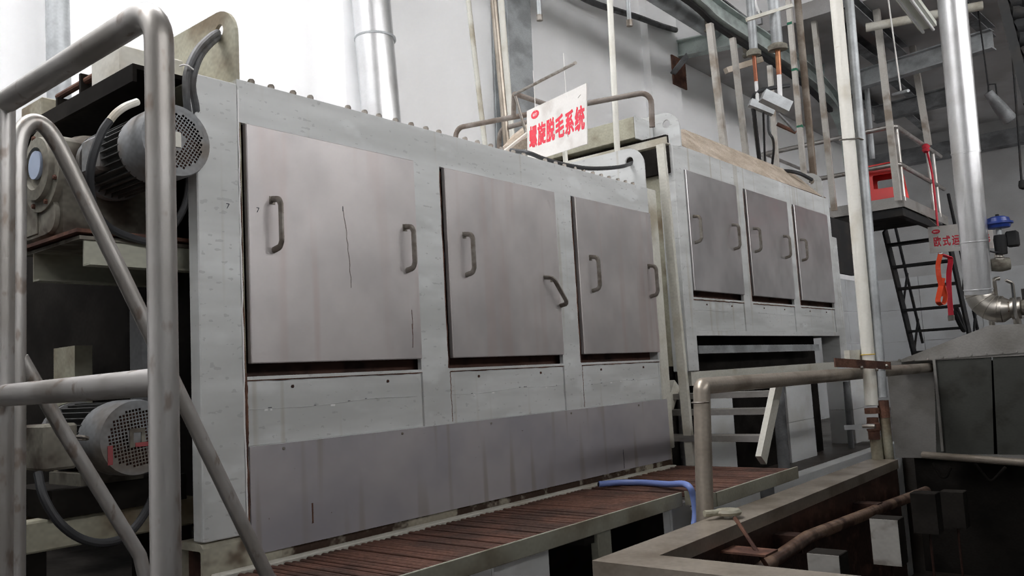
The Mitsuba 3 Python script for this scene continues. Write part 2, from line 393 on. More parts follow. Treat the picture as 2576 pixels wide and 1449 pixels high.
for x0, x1 in doors1:
    lp = part(m1, 'lower_panel', box(x0 - 0.008, x1 + 0.010, YF + 0.007, YF + 0.03, 2.005, DZ0 - 0.058, 0.002), 'm_frame', False)
    pts = [(x0 + (x1 - x0) * s, YF + 0.006, 2.128 + 0.004 * math.sin(9 * s + x0) + 0.01 * s) for s in np.linspace(0.0, 0.97, 14)]
    part(lp, 'weld_seam', sweep(pts, circ(0.0016, 6)), 'm_frame')
    for k in range(7):
        cxx = x0 + (x1 - x0) * rng.uniform(.04, .95); cl = rng.uniform(.006, .024); cz = 2.128 + 0.004 * math.sin(9 * (cxx - x0) / (x1 - x0) + x0) + 0.01 * (cxx - x0) / (x1 - x0)
        part(lp, 'paint_chip', box(cxx, cxx + cl, YF + .0058, YF + .0068, cz - (.001 if k < 4 else .008), cz + (.004 if k < 4 else -.001)), 'm_ink' if k < 4 else 'm_white', False)
    for s in (0.22, 0.78):
        part(lp, 'screw', hexbolt(0.0065, 0.006, (x0 + (x1 - x0) * s, YF + 0.008, 2.205), (0, -1, 0)), 'm_recess')
def rust_edge(parent, a, b, r=.0035, n=22, mat='m_rust'):
    a, b = np.array(a, float), np.array(b, float)
    pts = [a + (b - a) * i / n + np.array([rng.uniform(-1, 1), 0, rng.uniform(-1, 1)]) * .0022 for i in range(n + 1)]
    part(parent, 'rust_edge', sweep(pts, circ(r, 6)), mat)
for x0, x1 in doors1:
    rust_edge(m1, (x0 - .008, YF + .003, DZ0 - .058), (x1 + .008, YF + .003, DZ0 - .058), .003)
    rust_edge(m1, (x0 - .018, YF, DZ0 - .04), (x0 - .018, YF, DZ1 - .02), .0028)
    rust_edge(m1, (x0 - .01, YF + .002, 2.01), (x0 - .01, YF + .002, DZ0 - .06), .003)
# white weld caulk down the post seam
pts = [(1.689 + rng.uniform(-.002, .002), YF - 0.003, 1.72 + i * 0.04) for i in range(40)]
part(m1, 'weld_seam', sweep(pts, circ(0.0035, 6)), 'm_white')
pts = [(1.697 + rng.uniform(-.003, .003), YF - 0.001, 1.66 + i * 0.04) for i in range(16)]
part(m1, 'rust_bead', sweep(pts, circ(0.006, 6)), 'm_rust')
part(m1, 'skirt_sheet', box(1.702, 4.640, YF - 0.009, YF - 0.003, 1.637, 2.003), 'm_skirt', False, 'lavender grey sheet along the foot')
for x, z in ((1.84, 1.985), (2.42, 1.987), (2.98, 1.985), (3.62, 1.987), (4.3, 1.985)):
    part(m1, 'sheet_screw', hexbolt(0.006, 0.004, (x, YF - 0.009, z), (0, -1, 0)), 'm_handle')
part(m1, 'slit', box((4.098, 2.6, 1.708)[0], (4.098, 2.6, 1.708)[0] + .0025, YF - .0105, YF - .009, 1.645, 1.75), 'm_ink', False)
part(m1, 'rust_scratch', box(1.955, 1.961, YF - 0.0105, YF - 0.009, 1.703, 1.775), 'm_rust', False)
part(m1, 'end_plate', slab(Polygon([(YF + .004, 1.70), (4.62, 1.70), (4.62, 3.31), (3.22, 3.31), (3.20, 3.612)] + lug_top(YF + .004, 3.31, .6, .302, .12)[3:]).difference(Point(2.709, 3.535).buffer(0.027)), 'x', 1.690, 1.704), 'm_olive', False, 'end plate with a lifting lug')
part(m1, 'end_plate', slab(Polygon([(YF + .004, 1.70), (4.62, 1.70), (4.62, 3.31), (3.22, 3.31), (3.20, 3.60)] + lug_top(YF + .004, 3.31, .6, .29, .12)[3:]).difference(Point(2.708, 3.514).buffer(0.030)), 'x', 4.590, 4.604), 'm_frame', False, 'end plate with a lifting lug')
part(m1, 'end_shade', box(1.668, 1.69, 2.70, 4.6, 1.72, 3.25), 'm_shade_grime', False)  # near-black sheet standing in for shade behind the drives
part(m1, 'side_post', box(1.53, 1.60, 3.0, 3.09, 1.75, 2.52), 'm_darkgalv', False)
part(m1, 'side_post', box(1.53, 1.60, 3.55, 3.75, 1.75, 2.42), 'm_olive', False)
# foot channel with its open end
chan_prof = Polygon([(2.603, 1.50), (2.603, 1.69), (2.617, 1.704), (2.76, 1.704), (2.76, 1.50)]).difference(sbox(2.625, 1.47, 2.735, 1.672).buffer(0.008))
part(m1, 'foot_channel', slab(chan_prof.buffer(0), 'x', 1.525, 1.83), 'm_stainedcream', False, 'cream base channel with an open end')
part(m1, 'channel_shade', box(1.555, 1.56, 2.61, 2.75, 1.51, 1.69), 'm_recess', False)  # dark plate put in so the open end looks shaded inside
part(m1, 'foot_channel', box(1.83, 4.68, 2.606, 2.76, 1.52, 1.70), 'm_stainstrip', False, 'stained base channel')
bolt = ref(hexbolt(0.013, 0.026, (0, 0, 0)), 'm_handle')
for i in range(31):
    if i in (4, 12, 19): continue
    part(m1, 'roof_bolt', placed(bolt, 1.77 + i * 0.0905 + rng.uniform(-.006, .006), YF + 0.03, M1T + 0.003), 'm_handle')
# canopy over the drive
part(m1, 'canopy_plate', join(box(1.335, 1.69, 2.66, 3.95, 3.29, 3.306), box(1.335, 1.349, 2.66, 3.95, 3.245, 3.306)), 'm_shade_grime', False)
part(m1, 'guard_box', box(1.362, 1.60, 2.806, 3.02, 3.306, 3.426, 0.004), 'm_cream', False)
part(m1, 'guard_box', box(1.40, 1.62, 3.545, 3.75, 3.306, 3.435, 0.004), 'm_olive', False)
br = part(m1, 'adjuster_bracket', join(box(1.36, 1.55, 3.10, 3.115, 3.306, 3.40), box(1.36, 1.42, 3.10, 3.30, 3.306, 3.32), box(1.36, 1.43, 3.30, 3.315, 3.306, 3.36)), 'm_shade_grime', False)
part(br, 'screw', tube([(1.38, 3.02, 3.375), (1.38, 3.34, 3.375)], 0.013, n=10), 'm_rust')
part(m1, 'corner_gusset', trimesh.Trimesh([(1.53, 2.62, 3.30), (1.69, 2.62, 3.31), (1.69, 3.05, 3.42), (1.53, 2.9, 3.306), (1.53, 2.62, 3.285), (1.69, 2.62, 3.285), (1.69, 3.05, 3.285), (1.53, 2.9, 3.285)]).convex_hull, 'm_olive', False)

def handle(parent, x, z, y, L=0.20, tilt=0.0, mat='m_handle', s=1.0):
    """bow handle: two lugs and a flat chamfered grip standing off the door"""
    h = L / 2
    path = [(0, 0, h), (0, -0.040, h * 0.93), (0, -0.052, h * 0.72), (0, -0.052, -h * 0.72), (0, -0.040, -h * 0.93), (0, 0, -h)]
    path = fillet(path, 0.02, 4)
    c, sn = math.cos(tilt), math.sin(tilt)
    P = [(x + q[2] * sn * s, y + q[1] * s, z + q[2] * c * s) for q in path]
    w, t = 0.022 * s, 0.014 * s
    prof = [(-w/2, -t/4), (-w/4, -t/2), (w/4, -t/2), (w/2, -t/4), (w/2, t/4), (w/4, t/2), (-w/4, t/2), (-w/2, t/4)]
    return part(parent, 'handle', sweep(P, prof, (1, 0, 0) if abs(tilt) < .1 else (c, 0, -sn)).apply_translation((0, 0, 0)), mat, 40)

hpos1 = [[(1.815, 2.797, 0), (2.478, 2.762, 0)], [(2.853, 2.765, 0), (3.512, 2.62, -0.72)], [(3.885, 2.735, 0), (4.520, 2.727, 0)]]
for (x0, x1), hs in zip(doors1, hpos1):
    d = part(m1, 'door', box(x0, x1, YF - 0.016, YF + 0.010, DZ0, DZ1, 0.003), 'm_satin', False)
    for hx, hz, tl in hs:
        handle(d, hx, hz, YF - 0.016, 0.19, tl)
    for hx, hz, tl in hs:
        part(d, 'lug_plate', box(hx - .012, hx + .012, YF - .018, YF - .016, hz + (.05 if tl else .075), hz + (.08 if tl else .105)), 'm_handle', False)
crack = [(x, YF - 0.0165, z) for x, z in ((2.143, 2.905), (2.146, 2.885), (2.149, 2.86), (2.155, 2.83), (2.160, 2.80), (2.158, 2.775), (2.164, 2.755), (2.162, 2.73), (2.168, 2.70), (2.170, 2.67), (2.167, 2.65), (2.173, 2.62), (2.172, 2.58))]
part('dehairing_machine__door', 'scratch', box(2.1425, 2.1455, YF - .0175, YF - .016, 2.885, 2.905), 'm_ink', False)
for sx_, sz_ in ((2.497, 2.50), (2.495, 2.44)):
    part('dehairing_machine__door', 'scratch', sweep([(sx_, YF - .0165, sz_), (sx_ + .003, YF - .0165, sz_ - .05), (sx_ - .001, YF - .0165, sz_ - .10)], circ(.0012, 5)), 'm_rust')
part('dehairing_machine__door', 'scratch', sweep(crack, circ(0.0012, 5)), 'm_brownpipe')
for t, x, z, hgt in (('7', 1.632, 2.838, .018), ('7', 1.745, 2.835, .018), ('8', 2.722, 2.745, .02)):
    part(m1, 'ink_mark', orient(meshkit.text_mesh(t, hgt, 0.0006), (x, YF - (0.0166 if x == 1.745 else 0.0036 if x < 1.7 else 0.0006), z), (1, 0, 0), (0, 0, 1), (0, -1, 0)), 'm_ink', False)

part(m1, 'drain_pipe', tube([(4.64, 2.68, 1.665), (4.74, 2.68, 1.665), (4.74, 2.68, 1.57)], .033, .04, 14), 'm_stainedcream', label='stained cream drain elbow')
# ------------------------------------------------------------------ second machine
Y2 = 2.738
m2 = thing('dehairing_machine', 'second grey painted machine with glossy steel doors, standing higher behind the first', 'machine')
doors2 = [(5.388, 6.222), (6.405, 7.275), (7.445, 8.310)]
D20, D21 = 2.722, 3.590
face = sbox(5.383, 2.405, 8.44, 3.765)
for x0, x1 in doors2:
    face = face.difference(sbox(x0 - 0.018, D20 - 0.045, x1 + 0.006, D21 + 0.004))
    face = face.difference(sbox(x0 - 0.008, 2.44, x1 + 0.01, D20 - 0.06))
part(m2, 'front_frame', slab(face, 'y', Y2, Y2 + 0.022), 'm_frame', False)
part(m2, 'front_post', box(5.235, 5.383, Y2 - 0.004, Y2 + 0.12, 2.16, 3.75, 0.004), 'm_frame', False)
part(m2, 'front_post', box(8.44, 8.64, Y2 + 0.02, Y2 + 0.2, 2.10, 3.40, 0.004), 'm_frame', False)
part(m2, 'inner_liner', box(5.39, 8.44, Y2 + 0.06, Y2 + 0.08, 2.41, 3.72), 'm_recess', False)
part(m2, 'side_panel', box(5.24, 5.26, Y2 + 0.12, 4.6, 2.2, 3.74), 'm_olive', False)
part(m2, 'side_panel', box(8.42, 8.44, Y2 + 0.12, 4.6, 2.4, 3.76), 'm_frame', False)
for x0, x1 in doors2:
    lp = part(m2, 'lower_panel', box(x0 - 0.006, x1 + 0.008, Y2 + 0.007, Y2 + 0.03, 2.44, D20 - 0.062, 0.002), 'm_frame', False)
    part(lp, 'weld_seam', sweep([(x0 + (x1 - x0) * s, Y2 + 0.006, 2.585 + 0.003 * math.sin(8 * s)) for s in np.linspace(0, 1, 10)], circ(0.0016, 6)), 'm_frame')
    for s in (0.25, 0.75):
        part(lp, 'screw', hexbolt(0.0065, 0.006, (x0 + (x1 - x0) * s, Y2 + 0.008, 2.63), (0, -1, 0)), 'm_recess')
for x0, x1 in doors2:
    rust_edge(m2, (x0 - .006, Y2 + .003, D20 - .061), (x1 + .008, Y2 + .003, D20 - .061), .004)
    rust_edge(m2, (x0 - .018, Y2, D20 - .04), (x0 - .018, Y2, D21 - .02), .0035)
hp2 = [[(5.478, 2.72, 3.162), (6.121, 2.72, 3.167)], [(6.522, 2.72, 3.178), (7.153, 2.72, 3.174)], [(7.549, 2.72, 3.178)]]
for (x0, x1), hs in zip(doors2, hp2):
    d = part(m2, 'door', box(x0, x1, Y2 - 0.016, Y2 + 0.010, D20, D21, 0.003), 'm_polished', False)
    for hx, hy, hz in hs:
        handle(d, hx - 0.03, hz, Y2 - 0.016, 0.19)
part(m2, 'roof_slope', trimesh.Trimesh([(5.395, Y2 + .012, 3.765), (8.42, Y2 + .012, 3.78), (8.30, 3.02, 4.075), (6.0, 3.02, 4.075), (5.395, 3.02, 3.93), (5.395, 3.4, 3.76), (8.42, 3.4, 3.76), (6.0, 3.4, 4.05), (8.30, 3.4, 4.05)]).convex_hull, 'm_dust', False, 'sloping lid under brown dust and bristle')
part(m2, 'roof_panel', box(5.26, 8.43, 3.40, 4.6, 3.72, 3.76), 'm_dust', False)
lug = Polygon(lug_top(0, 0, .30, .27, .13))
part(m2, 'lifting_lug', slab(affinity.translate(lug, Y2, 3.765).difference(Point(2.842, 3.950).buffer(0.030)), 'x', 5.376, 5.390), 'm_frame', False)
part(m2, 'lifting_lug', slab(affinity.translate(lug, Y2, 3.765).difference(Point(2.842, 3.950).buffer(0.030)), 'x', 8.30, 8.314), 'm_frame', False)
part(m2, 'canopy_shade', box(5.20, 5.238, 2.76, 4.2, 3.55, 3.82), 'm_shade_grime', False)  # dark sheet in place of the shaded void below the guard box
part(m2, 'canopy_angle', sweep([(5.02, 2.66, 3.70), (5.02, 4.2, 3.70)], ang(0.05, 0.05, 0.007)), 'm_cream')
part(m2, 'guard_box', box(5.13, 5.37, 2.965, 3.95, 3.83, 3.985, 0.004), 'm_olive', False)
part(m2, 'guard_box_end', box(5.128, 5.372, 2.95, 2.965, 3.82, 3.988, 0.003), 'm_frame', False)
part(m2, 'canopy_leg', sweep([(4.858, 2.62, 3.653), (4.717, 2.5, 1.571)], rect(0.055, 0.03), (1, 0, 0)), 'm_cream', label='slanting flat steel leg of the canopy')
# open underside with a tray and lower beam
part(m2, 'drip_tray', sweep([(5.634, 2.86, 2.281), (8.125, 2.86, 2.272)], ang(0.012, 0.06, 0.006)), 'm_galv')
part(m2, 'lower_beam', box(5.30, 8.30, Y2 + 0.02, Y2 + 0.12, 2.06, 2.155), 'm_cream', False)
part(m2, 'underside', box(5.30, 8.40, 3.0, 3.03, 1.2, 2.45), 'm_shade_grime', False)  # near-black sheets painting the shade under the machine
part(m2, 'underside', box(5.27, 8.43, Y2 + .05, 4.5, 2.44, 2.46), 'm_shade_grime', False)

part(m2, 'side_screen', box(8.445, 9.75, 2.955, 2.985, 3.10, 3.70), 'm_black', False, 'black screen plate at the far end')
# ------------------------------------------------------------------ drives at the left end of the first machine
def motor(cx, cz, y0, r, label, grill_label, turn=8):
    t = thing('electric_motor', label, 'motor')
    g = Point(0, 0).buffer(r * 0.86, 20)
    holes = []
    st = r * 0.089
    for i in range(-10, 11):
        for j in range(-10, 11):
            if math.hypot(i * st, j * st) < r * 0.76 and not (abs(i) <= 2 and abs(j) <= 2):
                holes.append(sbox(i * st - st * .345, j * st - st * .345, i * st + st * .345, j * st + st * .345))
    for hq in holes: g = g.difference(hq)
    g = affinity.translate(affinity.rotate(g, turn, origin=(0, 0)), cx, cz)
    part(t, 'fan_grille', slab(g, 'y', y0, y0 + 0.003), 'm_motor', False, grill_label)
    part(t, 'fan_cover', lathe([(r * .84, 0), (r * .97, 0), (r, .012), (r, .13), (r * .95, .165), (r * .8, .165), (r * .92, .12), (r * .92, .02), (r * .84, .006)], (cx, y0 - 0.001, cz), (0, 1, 0), 40), 'm_motor', 40)
    part(t, 'fan', disc(r * .85, .004, (cx, y0 + .03, cz), (0, 1, 0)), 'm_recess')
    fins = []
    N = 30
    for i in range(N):
        a = 2 * math.pi * i / N
        for da, rr in ((-.042, .80), (-.018, .80), (-.014, .97), (.014, .97), (.018, .80)):
            fins.append((cx + r * rr * math.cos(a + da), cz + r * rr * math.sin(a + da)))
    part(t, 'finned_body', slab(Polygon(fins).buffer(0), 'y', y0 + .15, y0 + .42), 'm_fins', False)
    part(t, 'end_bell', lathe([(0, 0), (r * 1.02, 0), (r * 1.02, .03), (r * .8, .08), (0, .08)], (cx, y0 + .42, cz), (0, 1, 0), 32), 'm_motor', 40)
    return t
mu = motor(1.398, 3.018, 2.50, 0.121, 'upper grey electric motor with round fan grille, half hidden by the thick upright rail', 'perforated fan grille', -30)
part(mu, 'label_plate', box(1.388, 1.412, 2.496, 2.499, 2.995, 3.045), 'm_cream', False)
part(mu, 'fan_mark', box(1.35, 1.375, 2.497, 2.499, 2.985, 3.01), 'm_fadedred', False, 'faded red print on the grille')
part(mu, 'terminal_box', box(1.27, 1.33, 2.78, 2.90, 2.96, 3.08, .01), 'm_motor', False)
ml = motor(1.358, 2.068, 2.70, 0.123, 'lower grey electric motor with square-hole fan grille near the base of the machine', 'square-hole fan grille')
part(ml, 'label_plate', slab(sbox(1.333, 2.038, 1.383, 2.098).difference(sbox(1.345, 2.052, 1.371, 2.085)), 'y', 2.696, 2.699), 'm_castiron', False, 'square grille badge')
part(ml, 'red_tape', box(1.35, 1.40, 2.6945, 2.6965, 2.038, 2.052), 'm_fadedred', False, 'red tape on the badge')
part(ml, 'red_tape', box(1.262, 1.278, 2.6965, 2.6985, 1.99, 2.05), 'm_fadedred', False)
part(ml, 'terminal_box', box(1.09, 1.19, 2.74, 2.90, 1.99, 2.13, .008), 'm_castiron', False)
part(ml, 'eyebolt', lathe([(.014, -.003), (.022, -.003), (.022, .003), (.014, .003)], (1.165, 2.66, 2.085), (.3, .2, 1), 18), 'm_handle')
part(ml, 'foot', box(1.25, 1.46, 2.86, 3.1, 1.92, 1.96), 'm_castiron', False)

gb = thing('gearbox', 'grimy cast gearbox with a round bolted flange, left of the upper motor', 'gearbox')
part(gb, 'housing', join(box(1.23, 1.655, 2.99, 3.42, 2.76, 3.12, .02), lathe([(0, 0), (.15, 0), (.13, .08), (.105, .12), (0, .12)], (1.40, 3.10, 3.018), (0, -1, 0), 28)), 'm_castiron', 40)
fl = part(gb, 'flange', lathe([(0, 0), (.150, 0), (.150, .022), (.115, .024), (.11, .04), (.075, .045), (.07, .03), (0, .03)], (1.232, 3.07, 3.005), (-1, 0, 0), 32), 'm_castiron', 40)
for i in range(8):
    a = math.pi / 8 + i * math.pi / 4
    part(fl, 'bolt', hexbolt(.009, .01, (1.210, 3.07 + .132 * math.cos(a), 3.005 + .132 * math.sin(a)), (-1, 0, 0)), 'm_rust')
part(fl, 'cap', disc(.050, .012, (1.20, 3.07, 3.018), (-1, 0, 0)), 'm_pale_blue', 40, 'pale blue round cap')
part(gb, 'inspection_cover', lathe([(0, 0), (.062, 0), (.058, .014), (0, .016)], (1.232, 3.03, 2.835), (-1, 0, 0), 22), 'm_castiron')
part(gb, 'inspection_cover', box(1.226, 1.232, 3.14, 3.24, 2.79, 2.92, .002), 'm_castiron', False)
bk = thing('motor_bracket', 'grey steel bracket of stacked plates carrying the gearbox', 'bracket')
part(bk, 'plate', box(1.19, 1.664, 2.745, 3.20, 2.735, 2.747), 'm_rust', False, 'rusty top plate')
part(bk, 'plate', box(1.205, 1.664, 2.76, 3.20, 2.715, 2.727), 'm_castiron', False)
part(bk, 'spacer', box(1.26, 1.66, 2.79, 3.17, 2.727, 2.735), 'm_rust', False)
part(bk, 'plate', box(1.24, 1.64, 3.0, 3.40, 2.747, 2.765), 'm_castiron', False)
part(bk, 'channel', sweep([(1.222, 2.775, 2.628), (1.664, 2.775, 2.628)], [(0, 0), (.05, 0), (.05, .006), (.006, .006), (.006, .087), (0, .087)]), 'm_olivepaint', False)
part(bk, 'channel', sweep([(1.205, 3.12, 2.615), (1.664, 3.12, 2.615)], [(0, 0), (.05, 0), (.05, .006), (.006, .006), (.006, .1), (0, .1)]), 'm_olivepaint', False)
lb = thing('machine_skid', 'beige steel base frame on the ground under the lower motor', 'base frame')
part(lb, 'beam', box(1.05, 1.655, 2.86, 2.94, 1.735, 1.832, .006), 'm_olive', False)
part(lb, 'beam', box(1.05, 1.655, 3.08, 3.16, 1.735, 1.832, .006), 'm_olive', False)
part(lb, 'mounting_plate', box(1.15, 1.60, 2.83, 3.18, 1.832, 1.92), 'm_shade_grime', False)
for x in (1.07, 1.56):
    part(lb, 'leg', box(x, x + .08, 2.87, 3.15, 0, 1.735), 'm_shade_grime', False)
single('cable', sweep(spline([(1.685, 2.71, 3.529), (1.625, 2.66, 3.481), (1.541, 2.6, 3.396), (1.49, 2.57, 3.319), (1.469, 2.56, 3.255), (1.476, 2.57, 3.176), (1.529, 2.64, 3.106), (1.535, 2.66, 2.969), (1.528, 2.67, 2.872), (1.517, 2.7, 2.812), (1.51, 2.76, 2.765)]), circ(.0125, 10)), 'm_cable', 'thick black cable running from the lug hole down behind the upper motor', 'cable')
single('cable', sweep(spline([(1.698, 2.72, 3.52), (1.634, 2.67, 3.463), (1.565, 2.62, 3.389), (1.516, 2.58, 3.314), (1.506, 2.585, 3.25), (1.526, 2.6, 3.187), (1.544, 2.62, 3.147)]), circ(.0125, 10)), 'm_cable', 'second black cable from the lug hole, nearer the grey post', 'cable')
single('cable_tie', tube([(1.441, 2.55, 3.292), (1.447, 2.535, 3.294), (1.462, 2.53, 3.292), (1.484, 2.54, 3.288)], .003, n=6), 'm_string', 'white tie round the two black cables', 'cable tie')
cd = thing('conduit', 'dark flexible conduit looping round the upper motor body', 'conduit')
part(cd, 'hose', sweep(spline([(1.21, 2.56, 3.059), (1.189, 2.57, 3.017), (1.17, 2.59, 2.936), (1.176, 2.62, 2.868), (1.219, 2.68, 2.795), (1.293, 2.73, 2.752), (1.383, 2.75, 2.73), (1.467, 2.75, 2.721)]), circ(.013, 10)), 'm_rubber')
part(cd, 'sleeve', sweep(spline([(1.309, 2.58, 3.147), (1.262, 2.565, 3.117), (1.23, 2.56, 3.087), (1.21, 2.56, 3.059)]), circ(.012, 10)), 'm_cream', label='beige sleeve')
single('cable', sweep(spline([(1.042, 2.66, 1.995), (1.042, 2.62, 1.928), (1.077, 2.6, 1.851), (1.138, 2.6, 1.795), (1.208, 2.6, 1.77), (1.284, 2.62, 1.779), (1.362, 2.66, 1.831), (1.457, 2.75, 1.915)]), circ(.013, 10)), 'm_rubber', 'black cable hanging in a loop under the lower motor', 'cable')

# ------------------------------------------------------------------ near handrails
hr = thing('handrail', 'thick stainless tube handrail closest to the camera, with level top and middle rails', 'handrail')
part(hr, 'rail_frame', tube([(.716, 1.333, 0), (.716, 1.333, 2.868), (.716, 2.35, 2.868)], .0242, .066, 22), 'm_tube', 60)
part(hr, 'rear_post', tube([(.716, 2.015, 0), (.716, 2.015, 2.868)], .0235, n=20), 'm_tube', 60)
part(hr, 'middle_rail', tube([(.716, 1.333, 2.222), (.716, 2.35, 2.216)], .0238, n=20), 'm_tube', 60)
sr = thing('stair_rail', 'stainless stair handrail sloping steeply down towards the walkway', 'handrail')
part(sr, 'rail', sweep([(.876, 2.36, 0)] + spline([(0.872, 2.36, 2.796), (0.872, 2.36, 2.86), (0.883, 2.36, 2.916), (0.91, 2.36, 2.947), (0.942, 2.36, 2.938), (0.974, 2.36, 2.896), (1.02, 2.36, 2.807)], 6) + [(1.603, 2.36, 1.614), (1.632, 2.36, 1.575)], circ(.0222, 20)), 'm_tube', 60)
part(sr, 'lower_rail', tube([(0.882, 2.36, 2.316), (0.989, 2.36, 2.115), (1.192, 2.36, 1.757), (1.226, 2.36, 1.60), (1.23, 2.36, 0)], .0185, .04, 16), 'm_tube', 60)

# ------------------------------------------------------------------ walkway
wk = thing('walkway', 'raised steel walkway with red brown grating bars along the foot of the first machine', 'walkway')
WZ = 1.6
bars = [ref(box(-.008, .008, 2.005, 2.548, WZ - .022, WZ, .004), 'm_bar', False), ref(box(-.008, .008, 2.005, 2.548, WZ - .026, WZ - .003, .004), 'm_bar', False)]
x = 1.62
while x < 3.64:
    part(wk, 'grating_bar', placed(bars[rng.random() < .3], x + rng.uniform(-.003, .003), 0, 0), 'm_bar')
    x += 0.031 if rng.random() > .08 else 0.043
bars = [ref(box(-.008, .008, 1.845, 2.60, WZ - .022, WZ, .004), 'm_bar', False), ref(box(-.008, .008, 1.845, 2.60, WZ - .028, WZ - .004, .004), 'm_bar', False)]
x = 3.71
while x < 4.70:
    part(wk, 'grating_bar', placed(bars[rng.random() < .3], x + rng.uniform(-.003, .003), 0, 0), 'm_bar')
    x += 0.031 if rng.random() > .08 else 0.045
part(wk, 'edge_angle', box(1.55, 4.62, 2.548, 2.60, WZ - .03, WZ + .006, .003), 'm_cream', False)
part(wk, 'edge_angle', box(1.55, 3.65, 1.995, 2.004, WZ - .062, WZ + .004, .002), 'm_olivepaint', False)
part(wk, 'edge_angle', box(3.69, 4.71, 1.835, 1.845, WZ - .062, WZ + .004, .002), 'm_olivepaint', False)
part(wk, 'edge_angle', box(3.682, 3.69, 1.84, 2.0, WZ - .062, WZ + .003), 'm_olivepaint', False)
part(wk, 'cross_bearer', box(2.86, 2.93, 2.02, 2.55, WZ - .10, WZ - .03), 'm_shade_grime', False)
part(wk, 'cross_bearer', box(1.56, 1.62, 2.02, 2.55, WZ - .10, WZ - .03), 'm_shade_grime', False)
for x0 in ((2.944, 2.03, 1.552)[0], 4.42):
    part(wk, 'leg', box(x0, x0 + .10, 2.01, 2.05, 0, WZ - .03, .004) if x0 < 4 else tube([(x0 + .04, 1.92, 0), (x0 + .04, 1.92, WZ - .05)], .038, n=14), 'm_olivepaint' if x0 < 4 else 'm_darkgalv')
def pillar(x0, x1, y0, z1, label, nt, z0=0.0, d=0.25):
    t = thing('tiled_pillar', label, 'pillar')
    part(t, 'core', box(x0 + .004, x1 - .004, y0 + .012, y0 + d, z0, z1), 'm_concrete', False)
    h = (z1 - z0) / nt
    for i in range(nt):
        part(t, 'tile', box(x0, x1, y0, y0 + .012, z0 + i * h + .0015, z0 + (i + 1) * h - .0015, .0015), 'm_tile', False)
        part(t, 'tile', box(x0, x0 + .004, y0 + .013, y0 + d, z0 + i * h + .0015, z0 + (i + 1) * h - .0015), 'm_tile', False)
    return t
px0, px1 = (2.341, 2.06, 1.556), (2.671, 2.06, 1.491)
pillar(px0[0], px1[0], 2.06, 1.535, 'white tiled pillar under the front edge of the walkway', 4, d=.12)
px0, px1 = (3.654, 2.06, 1.503), (3.844, 2.06, 1.473)
pillar(px0[0], px1[0], 2.06, 1.535, 'white tiled pillar beside the blue hose', 4, d=.05)
pillar((5.792, 2.9, 1.664)[0], (6.223, 2.9, 1.624)[0], 2.9, 2.06, 'white tiled pillar behind the rungs under the second machine', 5)
pillar((7.327, 2.9, 1.524)[0], (7.942, 2.9, 1.467)[0], 2.9, 2.06, 'white tiled pillar in the middle under the second machine', 5)
pillar((9.085, 2.9, 1.568)[0], (9.924, 2.9, 1.506)[0], 2.9, 2.06, 'white tiled pillar under the far end of the second machine', 5)
single('low_wall', join(box(4.8, 9.2, 2.50, 2.62, 0, 1.31)), 'm_tile', 'low white tiled kerb wall behind the trough', 'kerb', False)
single('ground_slab', box(4.75, 9.3, 2.62, 4.98, 0, 1.30), 'm_floor', 'dark wet slab under the second machine', 'slab', False)
single('ground_slab', box(9.3, 16.98, -1.0, 4.98, 0, 1.2), 'm_floor', 'dark raised slab under the platform stair', 'slab', False)
single('ground_slab', box(1.0, 4.75, 2.66, 4.98, 0, 1.5), 'm_shade_grime', 'dark slab carrying the first machine', 'slab', False)

# guard rail of thick pipe
gr = thing('guard_rail', 'thick weathered steel pipe guard rail bending from an upright post', 'guard rail')
part(gr, 'pipe', tube([(3.56, 1.85, 0), (3.56, 1.85, 1.3), (3.648, 1.85, 2.084), (3.66, 1.85, 2.10), (7.93, 1.85, 2.066)], .040, .13, 20), 'm_rim', 60)
part(gr, 'weld_ring', lathe([(.0395, -.004), (.044, 0), (.0395, .004)], (3.626, 1.85, 2.026), (0, 0, 1), 20), 'm_handle')
st = thing('step_ladder', 'short steel ladder with flat treads and a slanting cream stringer beside the guard rail', 'ladder')
ys = 2.02
a0, a1 = (4.642, 2.02, 1.641), (4.991, 2.02, 2.085)
part(st, 'stringer', sweep([a0, a1], rect(.035, .085), (1, 0, 0)), 'm_cream', False)
part(st, 'stringer', sweep([(a0[0], 2.72, a0[2]), (a1[0], 2.72, a1[2])], rect(.035, .085), (1, 0, 0)), 'm_cream', False)
for px in ((4.738, 2.04, 1.767), (4.852, 2.04, 1.917), (4.951, 2.04, 2.015)):
    part(st, 'tread', join(box(px[0] - .03, px[0] + .10, 2.03, 2.71, px[2] - .006, px[2] + .006), box(px[0] - .03, px[0] - .024, 2.03, 2.71, px[2] - .03, px[2])), 'm_tank', False)
single('support_leg', tube([(6.27, 2.55, 1.207), (6.282, 2.55, 2.04)], .045, n=14), 'm_darkgalv', 'dark steel pipe leg behind the slanting stringer', 'pipe')
single('support_leg', tube([(8.603, 2.8, 1.117), (8.635, 2.8, 1.953)], .03, n=12), 'm_darkgalv', 'dark thin pipe leg beside the farthest tiled pillar', 'pipe')

hs = thing('hose', 'blue water hose lying across the grating and hanging over its edge', 'hose')
part(hs, 'tube', sweep(spline([(3.689, 2.492, 1.617), (3.771, 2.415, 1.617), (3.805, 2.293, 1.617), (3.753, 2.126, 1.622), (3.7, 2.018, 1.635), (3.655, 1.955, 1.627), (3.665, 1.945, 1.581), (3.663, 1.94, 1.508), (3.635, 1.94, 1.44), (3.596, 1.94, 1.32)]), circ(.0155, 14)), 'm_hose', 60)
part(hs, 'bore', disc(.010, .002, (3.684, 2.492, 1.617), (-.2, .95, 0)), 'm_rubber')

